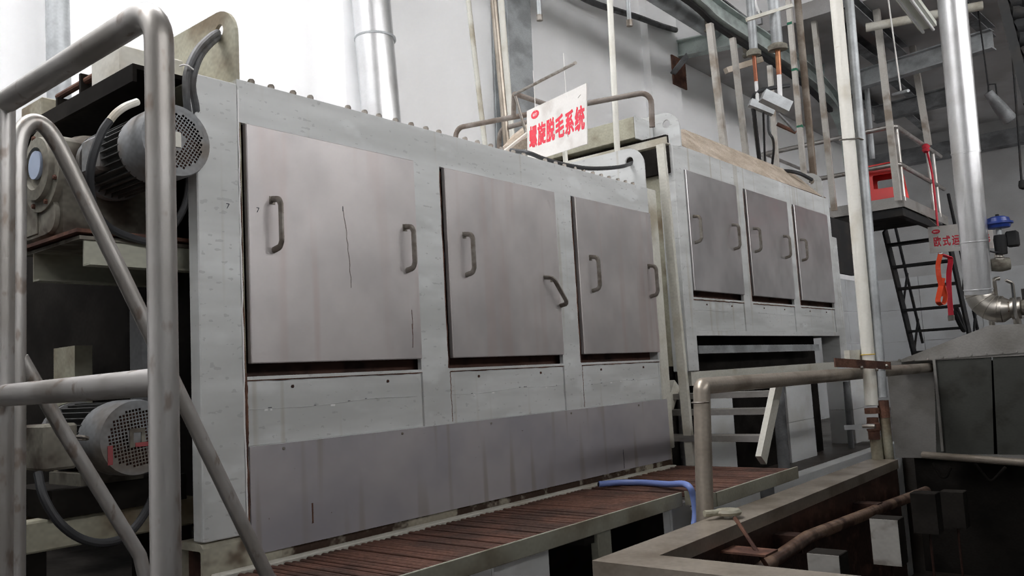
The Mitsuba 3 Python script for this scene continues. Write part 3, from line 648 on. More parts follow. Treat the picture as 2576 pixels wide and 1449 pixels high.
# ------------------------------------------------------------------ trough in the pit
tr = thing('trough', 'L-shaped stainless rim of a deep rusty trough in the lower right corner', 'trough')
RZ = 1.53
rim = Polygon([(2.535, 1.765), (5.76, 1.765), (5.76, 1.590), (2.712, 1.590), (2.712, -1.2), (2.535, -1.2)])
part(tr, 'rim', slab(rim.buffer(-.004).buffer(.004), 'z', RZ - .055, RZ), 'm_rim', False)
part(tr, 'wall', box(2.72, 5.76, 1.60, 1.66, 0.3, RZ - .055), 'm_shade_rust', False, 'rusty inner wall')
part(tr, 'wall', box(2.55, 2.70, -1.2, 1.6, 0.3, RZ - .055), 'm_shade_rust', False)
part(tr, 'bottom', box(2.55, 7.75, -1.2, 1.64, 0.25, 0.3), 'm_shade_grime', False)
part(tr, 'legs', join(*[box(x, x + .08, y, y + .08, 0, .25) for x in (2.6, 5.6, 7.6) for y in (-1.1, 1.5)]), 'm_shade_grime', False)
pp = thing('trough_pipe', 'wet rusty pipe clamped along the inside of the trough', 'pipe')
part(pp, 'pipe', tube([(3.275, 1.48, 1.363), (3.831, 1.48, 1.399), (4.829, 1.48, 1.361), (5.912, 1.48, 1.316)], .030, n=14), 'm_rustpipe')
for q in ((4.896, 1.54, 1.379), (3.775, 1.54, 1.408)):
    part(pp, 'clamp', box(q[0] - .04, q[0] + .05, 1.47, 1.61, q[2] + .0, q[2] + .012), 'm_shade_rust', False)
    part(pp, 'clamp', box(q[0] - .04, q[0] - .03, 1.47, 1.61, q[2] - .06, q[2]), 'm_shade_rust', False)
ak = thing('anchor_rod', 'thin rusty rod with a cream disc knob at the trough rim', 'rod')
kn = (3.482, 1.686, 1.56)
part(ak, 'knob', lathe([(0, 0), (.055, 0), (.06, .012), (.05, .022), (.02, .026), (0, .026)], (kn[0], kn[1], 1.545), (0, 0, 1), 24), 'm_olivepaint')
part(ak, 'stem', tube([(kn[0], kn[1], 1.545), (kn[0], kn[1], 1.51)], .02, n=10), 'm_cream')
part(ak, 'rod', tube([(3.321, 1.58, 1.564), (3.246, 1.46, 1.45), (3.271, 1.42, 1.369)], .008, n=8), 'm_rust')
part(ak, 'flag_plate', box((3.246, 1.46, 1.45)[0] - .06, (3.246, 1.46, 1.45)[0] + .06, 1.40, 1.59, (3.246, 1.46, 1.45)[2] - .004, (3.246, 1.46, 1.45)[2] + .004), 'm_rust', False)
part(ak, 'side_arm', tube([(kn[0], kn[1], 1.555), (3.384, 1.749, 1.56)], .014, n=10), 'm_olive')
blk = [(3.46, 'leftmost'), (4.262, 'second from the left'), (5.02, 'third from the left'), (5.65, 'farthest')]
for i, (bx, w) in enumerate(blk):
    t = thing('flight_block', f'{("pale stained", "pale stained", "dark", "dark")[i]} square block standing in the dark trough, {w} of the row, shade put into its colour', 'block', 'blocks in the trough')
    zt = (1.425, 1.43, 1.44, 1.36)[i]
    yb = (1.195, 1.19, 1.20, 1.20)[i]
    part(t, 'block', box(bx - .048, bx + .052, yb, yb + .13, zt - .21, zt + .003, .003), 'm_shade_grime', False)  # near-black top and sides: shade painted into the colour
    part(t, 'toned_face', box(bx - .053, bx - .048, yb + .002, yb + .128, zt - .21, zt), 'm_stained' if i < 2 else 'm_shade_grime', False, 'stained white face, lit side set apart by colour' if i < 2 else 'face darkened in colour to stand in for shade')  # first two faces kept pale as lit, far two darkened as shaded
    part(t, 'rod', tube([(bx, yb + .06, .3), (bx, yb + .06, zt - .2)], .007, n=8), 'm_shade_rust')

# ------------------------------------------------------------------ vertical pipes on the right
wp = thing('water_pipe', 'off-white plastic pipe rising to the ceiling in front of the guard rail', 'pipe')
part(wp, 'upper_pipe', tube([ext((5.873, 1.72, 4.845), (5.796, 1.72, 2.172), 8.5), (5.796, 1.72, 2.172), (5.767, 1.72, 1.874)], .0415, n=20), 'm_pvc')
part(wp, 'collar', lathe([(.0, 0), (.047, 0), (.047, .035), (.0, .035)], tuple(np.add((5.759, 1.72, 1.823), (0, 0, 0))), (0, 0, 1), 8), 'm_rust', 20, 'rusty union nut')
vl = part(wp, 'ball_valve', lathe([(0, 0), (.036, 0), (.036, .05), (.042, .06), (.042, .10), (.036, .11), (.036, .14), (0, .14)], (5.755, 1.72, 1.657), (0, 0, 1), 16), 'm_rust', 30, 'rusty valve body')
lv = (5.541, 1.66, 1.759)
part(vl, 'lever', bar((lv[0], 1.652, lv[2]), (5.528, 1.83, 1.751), .007, .03, (0, 0, 1)), 'm_galv', False, 'grey steel lever')
part(vl, 'stem', tube([(lv[0], 1.72, lv[2]), (lv[0], 1.645, lv[2])], .014, n=8), 'm_handle')
part(wp, 'lower_pipe', tube([(5.776, 1.72, 1.668), (5.735, 1.7, 1.169), (5.744, 1.7, 1.019)], .036, n=16), 'm_olive')
gp = thing('galvanized_pipe', 'grey galvanized pipe standing right beside the white pipe', 'pipe')
part(gp, 'upper_pipe', tube([ext((5.97, 1.66, 4.857), (5.83, 1.66, 2.167), 8.5), (5.83, 1.66, 2.167), (5.808, 1.66, 1.922)], .031, n=18), 'm_galv')
part(gp, 'union', lathe([(0, 0), (.036, 0), (.036, .11), (0, .11)], (5.808, 1.66, 1.793), (0, 0, 1), 12), 'm_rust', 30)
part(gp, 'lower_pipe', tube([(5.808, 1.66, 1.793), (5.824, 1.66, 1.258), (5.798, 1.66, 1.087)], .032, n=16), 'm_olive')
cp = thing('pipe_clamp', 'rusty flat bar clamp tying both pipes to the guard rail', 'clamp')
part(cp, 'bar', bar((4.838, 1.62, 2.171), (5.914, 1.62, 2.124), .05, .008, (0, -1, 0)), 'm_rust', False)
for q in ((5.262, 1.612, 2.129), (5.557, 1.612, 2.108), (5.778, 1.612, 2.127)):
    part(cp, 'bolt', hexbolt(.012, .014, q, (0, -1, 0)), 'm_handle')
part(cp, 'back_block', box((5.565, 1.7, 2.175)[0], (6.22, 1.7, 2.161)[0], 1.765, 1.80, 2.13, 2.24), 'm_cream', False)
part(cp, 'yellow_wire', lathe([(.0425, -.003), (.046, 0), (.0425, .003)], (5.79, 1.72, 2.206), (0, 0, 1), 18), 'm_yellow')
single('pipe_bracket', tube([(5.641, 1.72, 3.628), (5.857, 1.66, 3.666), (5.891, 1.64, 3.657)], .006, n=6), 'm_handle', 'thin wire clip round the white and grey pipes near the platform', 'clip')

# aluminium clad pipe
ap = thing('insulated_pipe', 'large shiny aluminium clad pipe curving to a flange at its foot', 'pipe')
A0, A1 = np.array((7.595, 1.304, 5.292)), np.array((7.865, 1.404, 2.654))
part(ap, 'cladding', tube([ext(A0, A1, 8.5), A0 + (A1 - A0) * .56], .110, n=36), 'm_alu', 60)
part(ap, 'cladding', tube([A0 + (A1 - A0) * .555, A1], .107, n=36), 'm_alu', 60)
for s in (0.555, 0.835, 0.985):
    part(ap, 'seam_ring', lathe([(.106, -.006), (.113, -.004), (.113, .004), (.106, .006)], A0 + (A1 - A0) * s, A1 - A0, 36), 'm_alu', 40)
cen, elb = A1 + V(0.02, -.16, 0.02), []
for i in range(9):
    w = math.pi / 2 * i / 8
    elb.append(cen + V(-.01, .16 * math.cos(w), -.16 * math.sin(w)))
el = part(ap, 'elbow', sweep(elb, circ(.108, 36)), 'm_alu_dull', 60)
for i in (1, 3, 5, 7):
    d_ = np.array(elb[i + 1]) - np.array(elb[i - 1])
    part(el, 'rib', lathe([(.105, -.004), (.1125, 0), (.105, .004)], elb[i], d_, 36), 'm_alu_dull', 40)
E0 = np.array(elb[-1])
part(ap, 'cladding_end', lathe([(0, 0), (.108, 0), (.07, .06), (0, .06)], E0, (0, -1, 0), 30), 'm_alu_dull', 40)
fv = thing('flange_valve', 'cast flanged valve at the foot of the aluminium clad pipe', 'valve')
F0 = E0 + V(0, -.062, 0)
for k_ in (0, .05, .16, .20):
    f_ = part(fv, 'flange', disc(.088, .022, F0 + V(0, -k_, 0), (0, -1, 0), 24), 'm_alu_dull', 30)
    if k_ in (0, .16):
        for i in range(6):
            a = i * math.pi / 3 + .3
            part(f_, 'bolt', hexbolt(.010, .012, F0 + V(.068 * math.cos(a), -k_ + .008, .068 * math.sin(a)), (0, 1, 0)), 'm_rust')
part(fv, 'body', lathe([(0, 0), (.055, 0), (.07, .06), (.055, .13), (0, .13)], F0 + V(0, -.05, 0), (0, -1, 0), 22), 'm_castiron', 50)
part(fv, 'stem_cap', box(F0[0] - .02, F0[0] + .02, F0[1] - .13, F0[1] - .085, F0[2] + .06, F0[2] + .15), 'm_black', False)
part(fv, 'outlet_pipe', tube([F0 + V(0, -.2, 0), F0 + V(0, -.6, 0)], .05, n=16), 'm_alu_dull')
by = thing('bypass_pipe', 'pair of slim pipes linking the upper actuator valve to the flanged valve', 'pipe')
part(by, 'pipe', tube([(8.08, 1.278, 2.784), (8.053, 1.313, 2.78), (8.08, 1.317, 2.552)], .017, .03, 12), 'm_alu_dull')
part(by, 'pipe', tube([(8.117, 1.236, 2.765), (8.152, 1.197, 2.738), (8.181, 1.199, 2.51)], .014, .03, 12), 'm_alu_dull')
part(by, 'down_pipe', tube([(8.055, 1.364, 2.455), (8.065, 1.367, 2.355)], .022, n=12), 'm_alu_dull')
part(by, 'down_pipe', tube([(8.183, 1.196, 2.51), (8.204, 1.199, 2.343)], .03, n=12), 'm_alu_dull')
av = thing('actuator_valve', 'valve with a round blue diaphragm actuator and black positioner', 'valve')
O = np.array((7.946, 1.218, 3.186))
part(av, 'diaphragm', lathe([(0, 0), (.085, .005), (.095, .03), (.112, .035), (.112, .05), (.09, .055), (.085, .085), (.05, .10), (0, .10)], O + V(0, 0, 0), (0, 0, 1), 30), 'm_bluepaint', 40, 'blue diaphragm housing')
part(av, 'cap_screw', tube([O + V(0, 0, .1), O + V(0, 0, .12)], .014, n=8), 'm_black')
part(av, 'yoke', tube([O, O + V(0, 0, -.06)], .022, n=12), 'm_galv')
part(av, 'yoke_body', lathe([(0, 0), (.042, 0), (.05, -.03), (.045, -.16), (0, -.16)], O + V(0, 0, -.055), (0, 0, 1), 18), 'm_black', 40)
part(av, 'positioner', box(O[0] - .0, O[0] + .09, O[1] - .13, O[1] - .04, O[2] - .16, O[2] - .03, .012), 'm_black', False, 'black positioner box')
V0 = np.array((7.967, 1.24, 2.89))
part(av, 'valve_body', lathe([(0, -.07), (.05, -.07), (.06, -.02), (.06, .02), (.05, .07), (0, .07)], V0, (.35, -.9, 0), 24), 'm_castiron', 40)
part(av, 'bonnet', lathe([(0, 0), (.05, 0), (.05, .02), (.035, .03), (.03, .09), (0, .09)], V0 + V(0, 0, .03), (0, 0, 1), 20), 'm_alu_dull', 40)
part(av, 'cable', sweep(spline([O + V(.0, -.02, -.19), O + V(-.05, .03, -.20), O + V(-.09, .09, -.17), O + V(-.07, .11, -.1)]), circ(.007, 8)), 'm_rubber')
part(av, 'cable', sweep(spline([(8.092, 1.191, 2.735), (8.047, 1.189, 2.606), (8.034, 1.218, 2.525)]), circ(.006, 8)), 'm_rubber')

# grey tank at the right edge
tk = thing('scalding_tank', 'grey sheet steel tank with a gabled top at the right edge', 'tank')
TX = 7.8
prof = Polygon([(7.8, 2.116, 2.113)[1:], (7.8, 1.338, 2.39)[1:], (7.8, 1.1, 2.349)[1:], (-1.2, 2.30), (-1.2, 2.13), (7.8, 1.12, 2.153)[1:], (7.8, 2.114, 2.126)[1:]])
part(tk, 'gable', slab(prof.buffer(0), 'x', TX - .012, TX), 'm_tank', False, 'grey gable plate with a row of rivets')
for px in ((7.78, 2.055, 2.144), (7.78, 1.943, 2.142), (7.78, 1.829, 2.142), (7.78, 1.714, 2.152), (7.78, 1.599, 2.153), (7.78, 1.497, 2.157), (7.78, 1.386, 2.16), (7.78, 1.272, 2.163), (7.78, 1.168, 2.166)):
    part(tk, 'rivet', hexbolt(.011, .007, (TX - .012, px[1], px[2]), (-1, 0, 0)), 'm_tank')
part(tk, 'lid', trimesh.Trimesh([(TX, *(7.8, 2.114, 2.126)[1:]), (TX, *(7.8, 1.338, 2.39)[1:]), (TX, -1.2, 2.30), (TX, -1.2, 2.14), (9.2, *(7.8, 2.114, 2.126)[1:]), (9.2, *(7.8, 1.338, 2.39)[1:]), (9.2, -1.2, 2.30), (9.2, -1.2, 2.14)]).convex_hull, 'm_tank', False)
c0, c1 = (7.82, 1.785, 2.149), (7.82, 1.716, 1.364)
part(tk, 'curtain', slab(Polygon([(c0[1], 2.14), (c1[1] + .13, 1.34), (c1[1] - .30, 1.34), (c0[1] - .43, 2.14)]), 'x', TX + .01, TX + .02), 'm_curtain', False, 'dark rubber curtain strip')
part(tk, 'curtain', slab(Polygon([(c0[1] - .44, 2.14), (c1[1] - .325, 1.34), (-1.2, 1.34), (-1.2, 2.14)]), 'x', TX + .012, TX + .022), 'm_curtain', False, 'dark rubber curtain strip')
part(tk, 'side_wing', box(TX + .25, TX + .262, 1.80, 2.24, 1.28, 2.14), 'm_tank', False)
part(tk, 'curtain_rail', box(TX - .01, TX + .05, -1.2, c1[1] + .1, 1.315, 1.345), 'm_tank', False)
part(tk, 'inner_wall', box(TX + .3, TX + .32, -1.2, 2.1, 0.3, 2.1), 'm_shade_grime', False)
part(tk, 'edge_post', sweep([(7.79, 1.78, 2.133), (7.79, 1.788, 1.369)], rect(.02, .03), (1, 0, 0)), 'm_tank', False)
single('tray_bar', tube([(7.4, 1.848, 1.38), (7.1, 1.041, 1.363)], .028, n=14), 'm_rim', 'brown pipe bar running across in front of the tank curtain', 'pipe')
for i, (a, b, c) in enumerate((((7.7, 1.859, 1.28), (7.7, 1.783, 1.129), (7.7, 1.72, 1.25)), ((7.7, 1.541, 1.287), (7.7, 1.442, 1.132), (7.7, 1.323, 1.26)))):
    single('hook_strut', tube([a, b, c], .012, .03, 8), 'm_shade_grime', ('rusty V-shaped strut below the bar, nearer the pipes', 'rusty V-shaped strut below the bar, nearer the right edge')[i], 'strut')

# ------------------------------------------------------------------ items between and above the machines
dp = thing('insulated_pipe', 'slim aluminium clad pipe with a torn golden top between the two machines', 'pipe')
b0, b1 = np.array((5.526, 2.95, 2.636)), np.array((5.516, 2.95, 1.52))
part(dp, 'cladding', tube([b0, b1 + V(0, 0, -.35)], .050, n=24), 'm_alu', 60)
part(dp, 'cladding_head', lathe([(.05, 0), (.062, .01), (.062, .10), (.058, .105), (0, .105)], b0 + V(0, 0, -.01), (0, 0, 1), 24), 'm_alu_dull', 40)
part(dp, 'torn_wrap', sweep(spline([b0 + V(0, 0, .09), b0 + V(-.03, .01, .16), b0 + V(-.07, .06, .22)]), circ(.055, 10)), 'm_gold', 40, 'torn golden wrapping')

sign = thing('hanging_sign', 'white hanging board with red Chinese lettering above the first machine', 'sign')
GL = json.loads('''{"螺":[[[4,-5,1,9,3,11,19,14,19,26,5,27,5,82,9,84,19,84,19,102,21,105,33,105,35,103,35,84,46,83,47,84,47,99,50,101,110,101,113,99,113,55,111,53,103,53,103,48,100,45,104,42,119,21,118,16,109,10,117,-1,117,-4,114,-7,105,-11,91,7,89,-7,82,-13,64,-13,60,-5,54,-11,50,-11,41,-5,37,1,11,-5],[88,85,96,84,97,85,89,86],[89,70,88,68,96,69,96,70],[84,33,87,32,90,34,88,36],[66,3,73,2,73,12,71,12],[63,85,71,84,72,85,64,86],[64,70,63,68,71,69,71,70],[50,53,50,48,54,49,57,52],[48,32,45,32,45,29,53,31,51,37,49,37]]],"旋":[[[-1,-5,-1,-2,4,3,10,17,14,48,14,69,5,69,1,72,1,83,3,86,22,86,16,97,18,102,26,105,32,104,42,86,57,86,62,103,65,106,77,104,79,102,77,90,117,90,119,88,119,76,117,74,71,74,68,70,111,69,118,66,117,58,109,41,109,39,114,37,114,25,112,23,91,22,91,7,92,5,118,5,120,3,116,-11,83,-10,74,-6,66,2,56,-13,52,-13,47,-8,38,-13,23,-13,19,-4,13,-13,8,-14],[91,40,97,39,94,42,97,53,91,53],[51,13,53,13,54,16,56,41,57,47,59,49,72,48,73,42,71,27,73,20,75,20,75,53,57,53,55,54,54,58,52,58],[32,69,31,61,48,61,45,64,45,69],[28,23,23,3,32,3,34,4,36,45,30,45]]],"脱":[[[0,-8,0,-3,6,15,8,35,8,99,10,101,46,101,48,99,49,79,51,81,61,81,56,94,54,95,54,101,62,105,67,105,70,102,80,81,83,81,85,84,94,105,97,106,108,102,110,98,102,82,110,81,112,79,112,36,98,35,98,5,104,4,104,16,106,19,111,19,112,17,118,16,120,14,120,3,117,-7,110,-12,90,-12,83,-7,81,-1,81,34,80,35,75,13,71,4,66,-3,55,-12,49,-14,44,-9,38,-12,23,-12,19,-2,13,-13,8,-13],[66,52,95,51,95,65,66,65],[49,37,48,6,49,5,58,16,62,34,51,35],[19,3,32,4,32,28,23,28],[24,45,32,44,32,57,24,57],[24,74,32,73,32,85,24,85]]],"毛":[[[4,19,3,30,6,33,42,37,44,39,44,48,17,44,10,44,8,46,8,60,44,65,44,74,40,75,11,70,8,72,5,80,6,86,64,96,90,105,93,105,103,96,103,92,97,88,61,79,61,69,106,73,108,67,108,59,101,56,61,51,61,40,114,46,116,40,116,31,110,29,61,23,61,7,63,5,100,5,102,9,103,21,109,22,112,19,119,17,118,2,115,-5,111,-9,103,-12,55,-11,49,-8,45,-2,44,21,7,16]]],"系":[[[4,3,4,5,8,9,18,15,29,27,29,28,25,28,13,26,9,40,34,52,20,51,16,60,16,66,27,71,35,80,12,80,9,93,11,95,57,98,98,105,106,96,106,90,85,86,85,85,94,77,94,71,58,47,79,47,76,52,76,56,84,61,89,61,109,41,115,33,115,29,109,24,103,22,94,33,86,33,86,31,115,7,116,1,109,-5,102,-6,88,9,73,20,73,26,79,29,80,32,70,31,70,1,68,-6,64,-10,56,-12,40,-12,34,0,35,4,37,5,53,5,53,28,52,30,45,29,47,26,46,20,30,3,20,-5,14,-6],[50,70,65,70,81,82,82,85,63,83]]],"统":[[[4,48,0,63,7,68,12,76,26,106,35,104,41,100,40,93,28,73,26,67,31,69,36,80,40,81,45,79,45,86,47,88,72,88,67,100,70,104,78,106,83,105,91,88,116,88,118,85,117,73,101,71,115,51,118,42,109,36,104,36,100,44,97,43,97,5,103,5,104,21,108,22,117,18,119,16,119,7,115,-7,109,-11,89,-11,82,-7,80,-3,79,42,74,42,73,24,69,9,64,0,54,-9,46,-13,42,-13,34,-3,35,2,10,-6,5,-6,3,-4,1,4,1,8,4,11,42,22,46,22,48,20,49,11,51,11,56,24,57,39,48,38,47,28,7,18,4,20,1,33,14,44,16,48,12,49,8,47],[74,59,83,58,89,59,85,65,85,69,87,72,83,72],[33,43,45,43,43,54,50,56,61,69,61,72,51,72,46,61]]],"欧":[[[6,95,63,96,64,83,59,82,61,79,61,75,56,63,57,60,65,76,70,103,72,105,82,104,85,102,82,85,111,86,119,83,118,73,113,55,108,46,97,50,102,71,91,70,92,46,98,25,108,8,118,-1,118,-5,113,-11,107,-12,98,-3,87,15,80,2,68,-13,64,-13,59,-8,7,-8],[27,7,65,6,73,21,76,32,78,46,78,67,76,67,67,47,63,47,54,53,49,45,63,18,63,15,51,9,40,27],[21,77,25,78,29,74,38,59,40,59,45,71,47,82,21,82],[21,26,25,28,32,41,31,46,22,58]]],"式":[[[4,81,65,82,66,104,80,103,81,82,95,82,95,84,90,89,82,94,82,97,90,104,101,98,112,87,110,82,115,82,117,80,117,70,115,67,82,67,82,59,88,25,97,5,103,3,106,25,110,25,119,19,118,4,115,-6,112,-10,106,-13,98,-13,86,-6,77,9,71,29,69,46,68,46,65,40,44,40,44,15,48,14,63,18,69,18,71,11,71,6,69,4,18,-8,8,-9,4,1,4,4,6,6,29,11,29,40,8,41,8,54,65,55,66,54,67,63,65,67,5,67]]],"运":[[[2,61,33,61,33,15,40,9,48,5,60,3,118,5,119,0,117,-2,116,-9,114,-11,90,-12,53,-11,42,-8,27,2,18,-5,13,-13,9,-13,3,-6,2,0,13,11,18,13,18,47,3,48]],[[35,56,35,68,38,70,117,69,118,58,116,55,93,54,110,26,115,14,105,8,101,9,97,17,59,14,44,11,39,21,39,25,43,27,49,36,57,55],[62,30,71,29,89,31,80,46,80,51,85,53,85,55,74,55]],[[43,83,44,97,109,96,109,84,106,82]],[[5,88,5,91,12,98,16,98,36,84,39,79,31,70,28,70]]],"河":[[[7,91,7,96,13,103,16,103,33,94,36,97,117,97,119,95,119,84,117,82,109,81,109,-3,104,-10,98,-12,73,-13,70,-11,70,-7,67,-2,68,3,94,3,94,82,38,82,34,77,30,77]],[[4,-3,29,40,33,39,39,32,41,32,42,71,85,70,84,21,56,21,55,13,42,13,41,29,39,29,17,-11,13,-11],[57,57,56,35,71,35,71,57]],[[1,59,1,62,5,68,7,70,10,70,31,59,34,56,34,53,28,44,24,44]]],"烫":[[[3,-3,5,1,26,4,43,12,51,23,54,37,60,38,60,42,70,50,78,64,78,65,71,65,68,58,56,44,47,37,42,37,36,44,36,46,38,49,46,53,55,64,50,65,46,63,43,64,40,76,53,80,65,88,39,88,34,81,31,81,20,89,11,92,10,96,14,102,19,104,38,94,40,101,94,102,100,98,102,96,101,91,80,80,80,78,113,78,113,60,109,40,107,36,101,32,105,28,105,26,88,7,90,5,98,3,117,1,118,-4,113,-12,101,-12,82,-7,68,1,60,10,47,-2,22,-11,10,-13,7,-11,7,-8],[83,45,95,44,99,65,92,64],[67,30,71,18,76,15,89,28,89,31,83,31,81,39,78,40,73,33]],[[14,16,25,25,32,35,43,30,43,27,36,17,25,7,22,7,15,11]],[[4,72,5,78,10,83,13,83,32,74,34,72,33,67,40,59,38,53,17,29,14,29,9,34,7,40,24,57,25,62]]]}''')
def lettering(text, h, pitch, depth, squash=1.0):
    ms = []
    for i, ch in enumerate(text):
        for rings in GL[ch]:
            rs = [np.array(r).reshape(-1, 2) * (h / 104.0) for r in rings]
            g = Polygon(rs[0], rs[1:]).buffer(0)
            for q in getattr(g, 'geoms', [g]):
                if q.area > 0:
                    m = trimesh.creation.extrude_polygon(q, depth, engine='earcut')
                    m.apply_scale((squash, 1, 1)); m.apply_translation((i * pitch, 0, 0))
                    ms.append(m)
    return join(*ms)

def board(t, TL, TRi, BL, BRi, text, h, ox, oy, pitch, squash, logo):
    TL, TRi, BL, BRi = map(np.array, (TL, TRi, BL, BRi))
    ex = (TRi - TL + BRi - BL) / 2; W = np.linalg.norm(ex); ex = ex / W
    ey = (TL - BL + TRi - BRi) / 2; H = np.linalg.norm(ey); ey = ey - ex * (ey @ ex); ey /= np.linalg.norm(ey)
    ez = np.cross(ex, ey)
    part(t, 'panel', orient(box(0, W, 0, H, -.006, 0, .001), BL, ex, ey, ez), 'm_board', False)
    part(t, 'lettering', orient(lettering(text, h, pitch, .0012, squash), BL + ex * ox * W + ey * oy * H + ez * .0002, ex, ey, ez), 'm_redprint', False, 'red Chinese characters')
    lx, ly, lw, lh = logo
    o = part(t, 'logo', orient(lathe([(0, 0), (1, 0), (1, .0012), (0, .0012)], (0, 0, 0), (0, 0, 1), 28).apply_scale((lw / 2, lh / 2, 1)), BL + ex * lx * W + ey * ly * H + ez * .0003, ex, ey, ez), 'm_redprint', False, 'red oval emblem')
    tm = meshkit.text_mesh('MAYO', lh * .36, .0008); tm.apply_scale((.9, 1, 1)); tm.apply_translation((-tm.bounds[1][0] / 2, -lh * .18, 0))
    part(o, 'emblem_text', orient(tm, BL + ex * lx * W + ey * ly * H + ez * .0016, ex, ey, ez), 'm_white', False)
    return ex, ey, ez, W, H, BL
ex, ey, ez, W, H, BL = board(sign, (4.251, 3.256, 3.908), (3.838, 2.508, 3.795), (4.274, 3.283, 3.572), (3.856, 2.541, 3.46), '螺旋脱毛系统', .124, .045, .30, .1345, .88, (.16, .86, .125, .052))
top = BL + ey * H
for s in (.17, .70):
    q = BL + ex * s * W + ey * (H - .03)
    part(sign, 'string', tube([q, q + V(0, 0, .24 + .03)], .0022, n=5), 'm_string')
for (u, v, L, a) in ((.66, .30, .05, .4), (.72, .22, .03, 1.9), (.88, .82, .035, .3)):
    q = BL + ex * u * W + ey * v * H + ez * .0004
    part(sign, 'scuff', tube([q, q + ex * L * math.cos(a) + ey * L * math.sin(a)], .0016, n=5), 'm_handle')

sh = thing('sign_bracket', 'thin steel rod bracket from which the main sign hangs', 'bracket')
ra, rb = np.array((4.293, 3.37, 4.062)), np.array((3.814, 2.549, 3.92))
part(sh, 'rod', tube([ra, rb], .0095, n=8), 'm_handle')
part(sh, 'brace', tube([(4.282, 3.356, 4.042), (4.347, 3.324, 3.749)], .010, n=8), 'm_handle')
tg = thing('top_rail', 'brown steel pipe hoop over the roof of the first machine', 'rail')
part(tg, 'pipe', tube([(4.475, 4.099, 3.886), (4.473, 4.079, 4.031), (4.476, 3.525, 3.982), (4.85, 2.659, 4.023), (4.867, 2.677, 3.787)], .0185, .07, 12), 'm_brownpipe')
part(tg, 'upright', tube([(4.432, 3.502, 3.964), (4.351, 3.422, 4.091), (4.325, 3.378, 4.069), (4.567, 3.323, 4.042)], .017, .03, 12), 'm_brownpipe')
tg2 = thing('top_rail', 'second brown pipe hoop farther back over the machine roof', 'rail')
part(tg2, 'pipe', tube([(4.983, 4.103, 3.945), (4.979, 4.079, 4.118), (4.888, 3.72, 4.078), (4.895, 3.397, 4.049)], .0185, .07, 12), 'm_brownpipe')
hd = thing('roof_hatch', 'dusty raised hatch on the machine roof behind the sign', 'hatch')
part(hd, 'lid', trimesh.Trimesh([(4.238, 3.464, 3.706), (4.334, 3.33, 3.802), (4.594, 3.461, 3.974), (4.511, 3.58, 3.871), (4.239, 3.466, 3.69), (4.31, 3.288, 3.753), (4.353, 3.326, 3.688)]).convex_hull, 'm_dust', False)
part(hd, 'edge', tube([(4.177, 3.389, 3.657), (4.264, 3.264, 3.763)], .012, n=8), 'm_cream')
def rod(pts, r, mat, label, name='hanger_rod'):
    return single(name, tube(pts, r, n=12), mat, label, 'rod')
rod(long((4.778, 4.159, 5.14), (4.917, 4.182, 3.957), 3.322, 8.5), .020, 'm_cream', 'cream hanger rod rising from the machine roof, leftmost of the pair', )
rod(long((4.817, 3.941, 5.207), (4.948, 3.99, 3.921), 3.322, 8.5), .027, 'm_rim', 'thicker brownish hanger pipe right of the leftmost cream rod')
rod(long((4.85, 2.921, 4.861), (4.938, 3.002, 3.701), None, 8.5), .021, 'm_pvc', 'cream hanger pipe landing on the canopy angle behind the sign')
rod([(4.262, 2.974, 3.603), (4.271, 2.978, 3.513)], .016, 'm_pvc', 'short cream pipe stub under the hanging sign')
single('cable', sweep(spline([(4.655, 2.72, 3.52), (4.329, 2.62, 3.42), (4.021, 2.62, 3.361), (3.811, 2.64, 3.35), (3.645, 2.68, 3.367), (3.557, 2.72, 3.394), (3.566, 2.85, 3.439)]), circ(.012, 10)), 'm_rubber', 'black cable through the lug at the right end of the first machine', 'cable')
single('cable', sweep(spline([(8.169, 2.79, 3.937), (8.005, 2.85, 3.987), (8.049, 3, 4.048), (8.201, 3.2, 4.095)]), circ(.018, 10)), 'm_rubber', 'black cable through the far lug of the second machine', 'cable')

# galvanized duct, steel column and pipe on the back wall
single('vertical_duct', tube(long((4.308, 4.77, 5.326), (4.379, 4.77, 4.149), 1.5, 8.5), .152, n=28), 'm_alu', 'bright silver round duct standing against the white wall', 'duct', 60)
for q in ((4.343, 4.77, 4.88),):
    part('vertical_duct', 'joint', lathe([(.15, -.01), (.163, -.008), (.163, .008), (.15, .01)], q, (0, 0, 1), 28), 'm_galv')
single('steel_column', sweep(long((6.249, 4.88, 6.102), (6.196, 4.88, 4.33), 1.3, 8.5), ibeam(.36, .2, .014), (0, 1, 0)), 'm_galv', 'blue grey steel column against the white wall', 'column', False)
single('conduit_pipe', tube(long((5.855, 4.7, 5.824), (5.909, 4.7, 4.241), 1.3, 8.5), .03, n=14), 'm_pvc', 'white pipe along the left flange of the blue grey column', 'pipe')
single('wall_pipe', tube(long((1.975, 4.8, 4.595), (1.99, 4.8, 3.762), 1.5, 8.5), .062, n=20), 'm_galv', 'grey galvanized pipe on the wall at the upper left', 'pipe')
for px, py, lab in ((1355, 50, 'left'), (1582, 62, 'right')):
    pass
t = thing('lamp_hanger', 'grey tube with a hooked tip hanging at the top, left of the sign rod', 'hanger')
part(t, 'tube', tube(long((4.653, 3.387, 4.958), (4.67, 3.402, 4.732), None, 8.5), .016, n=12), 'm_galv'); part(t, 'tip', tube([(4.67, 3.402, 4.738), (4.673, 3.404, 4.698)], .024, n=10), 'm_handle')
t = thing('lamp_hanger', 'grey tube with a hooked tip hanging at the top, right of the cream hanger pipe', 'hanger')
part(t, 'tube', tube(long((5.056, 2.895, 4.922), (5.077, 2.912, 4.663), None, 8.5), .016, n=12), 'm_galv'); part(t, 'tip', tube([(5.077, 2.912, 4.668), (5.081, 2.915, 4.623)], .024, n=10), 'm_handle')
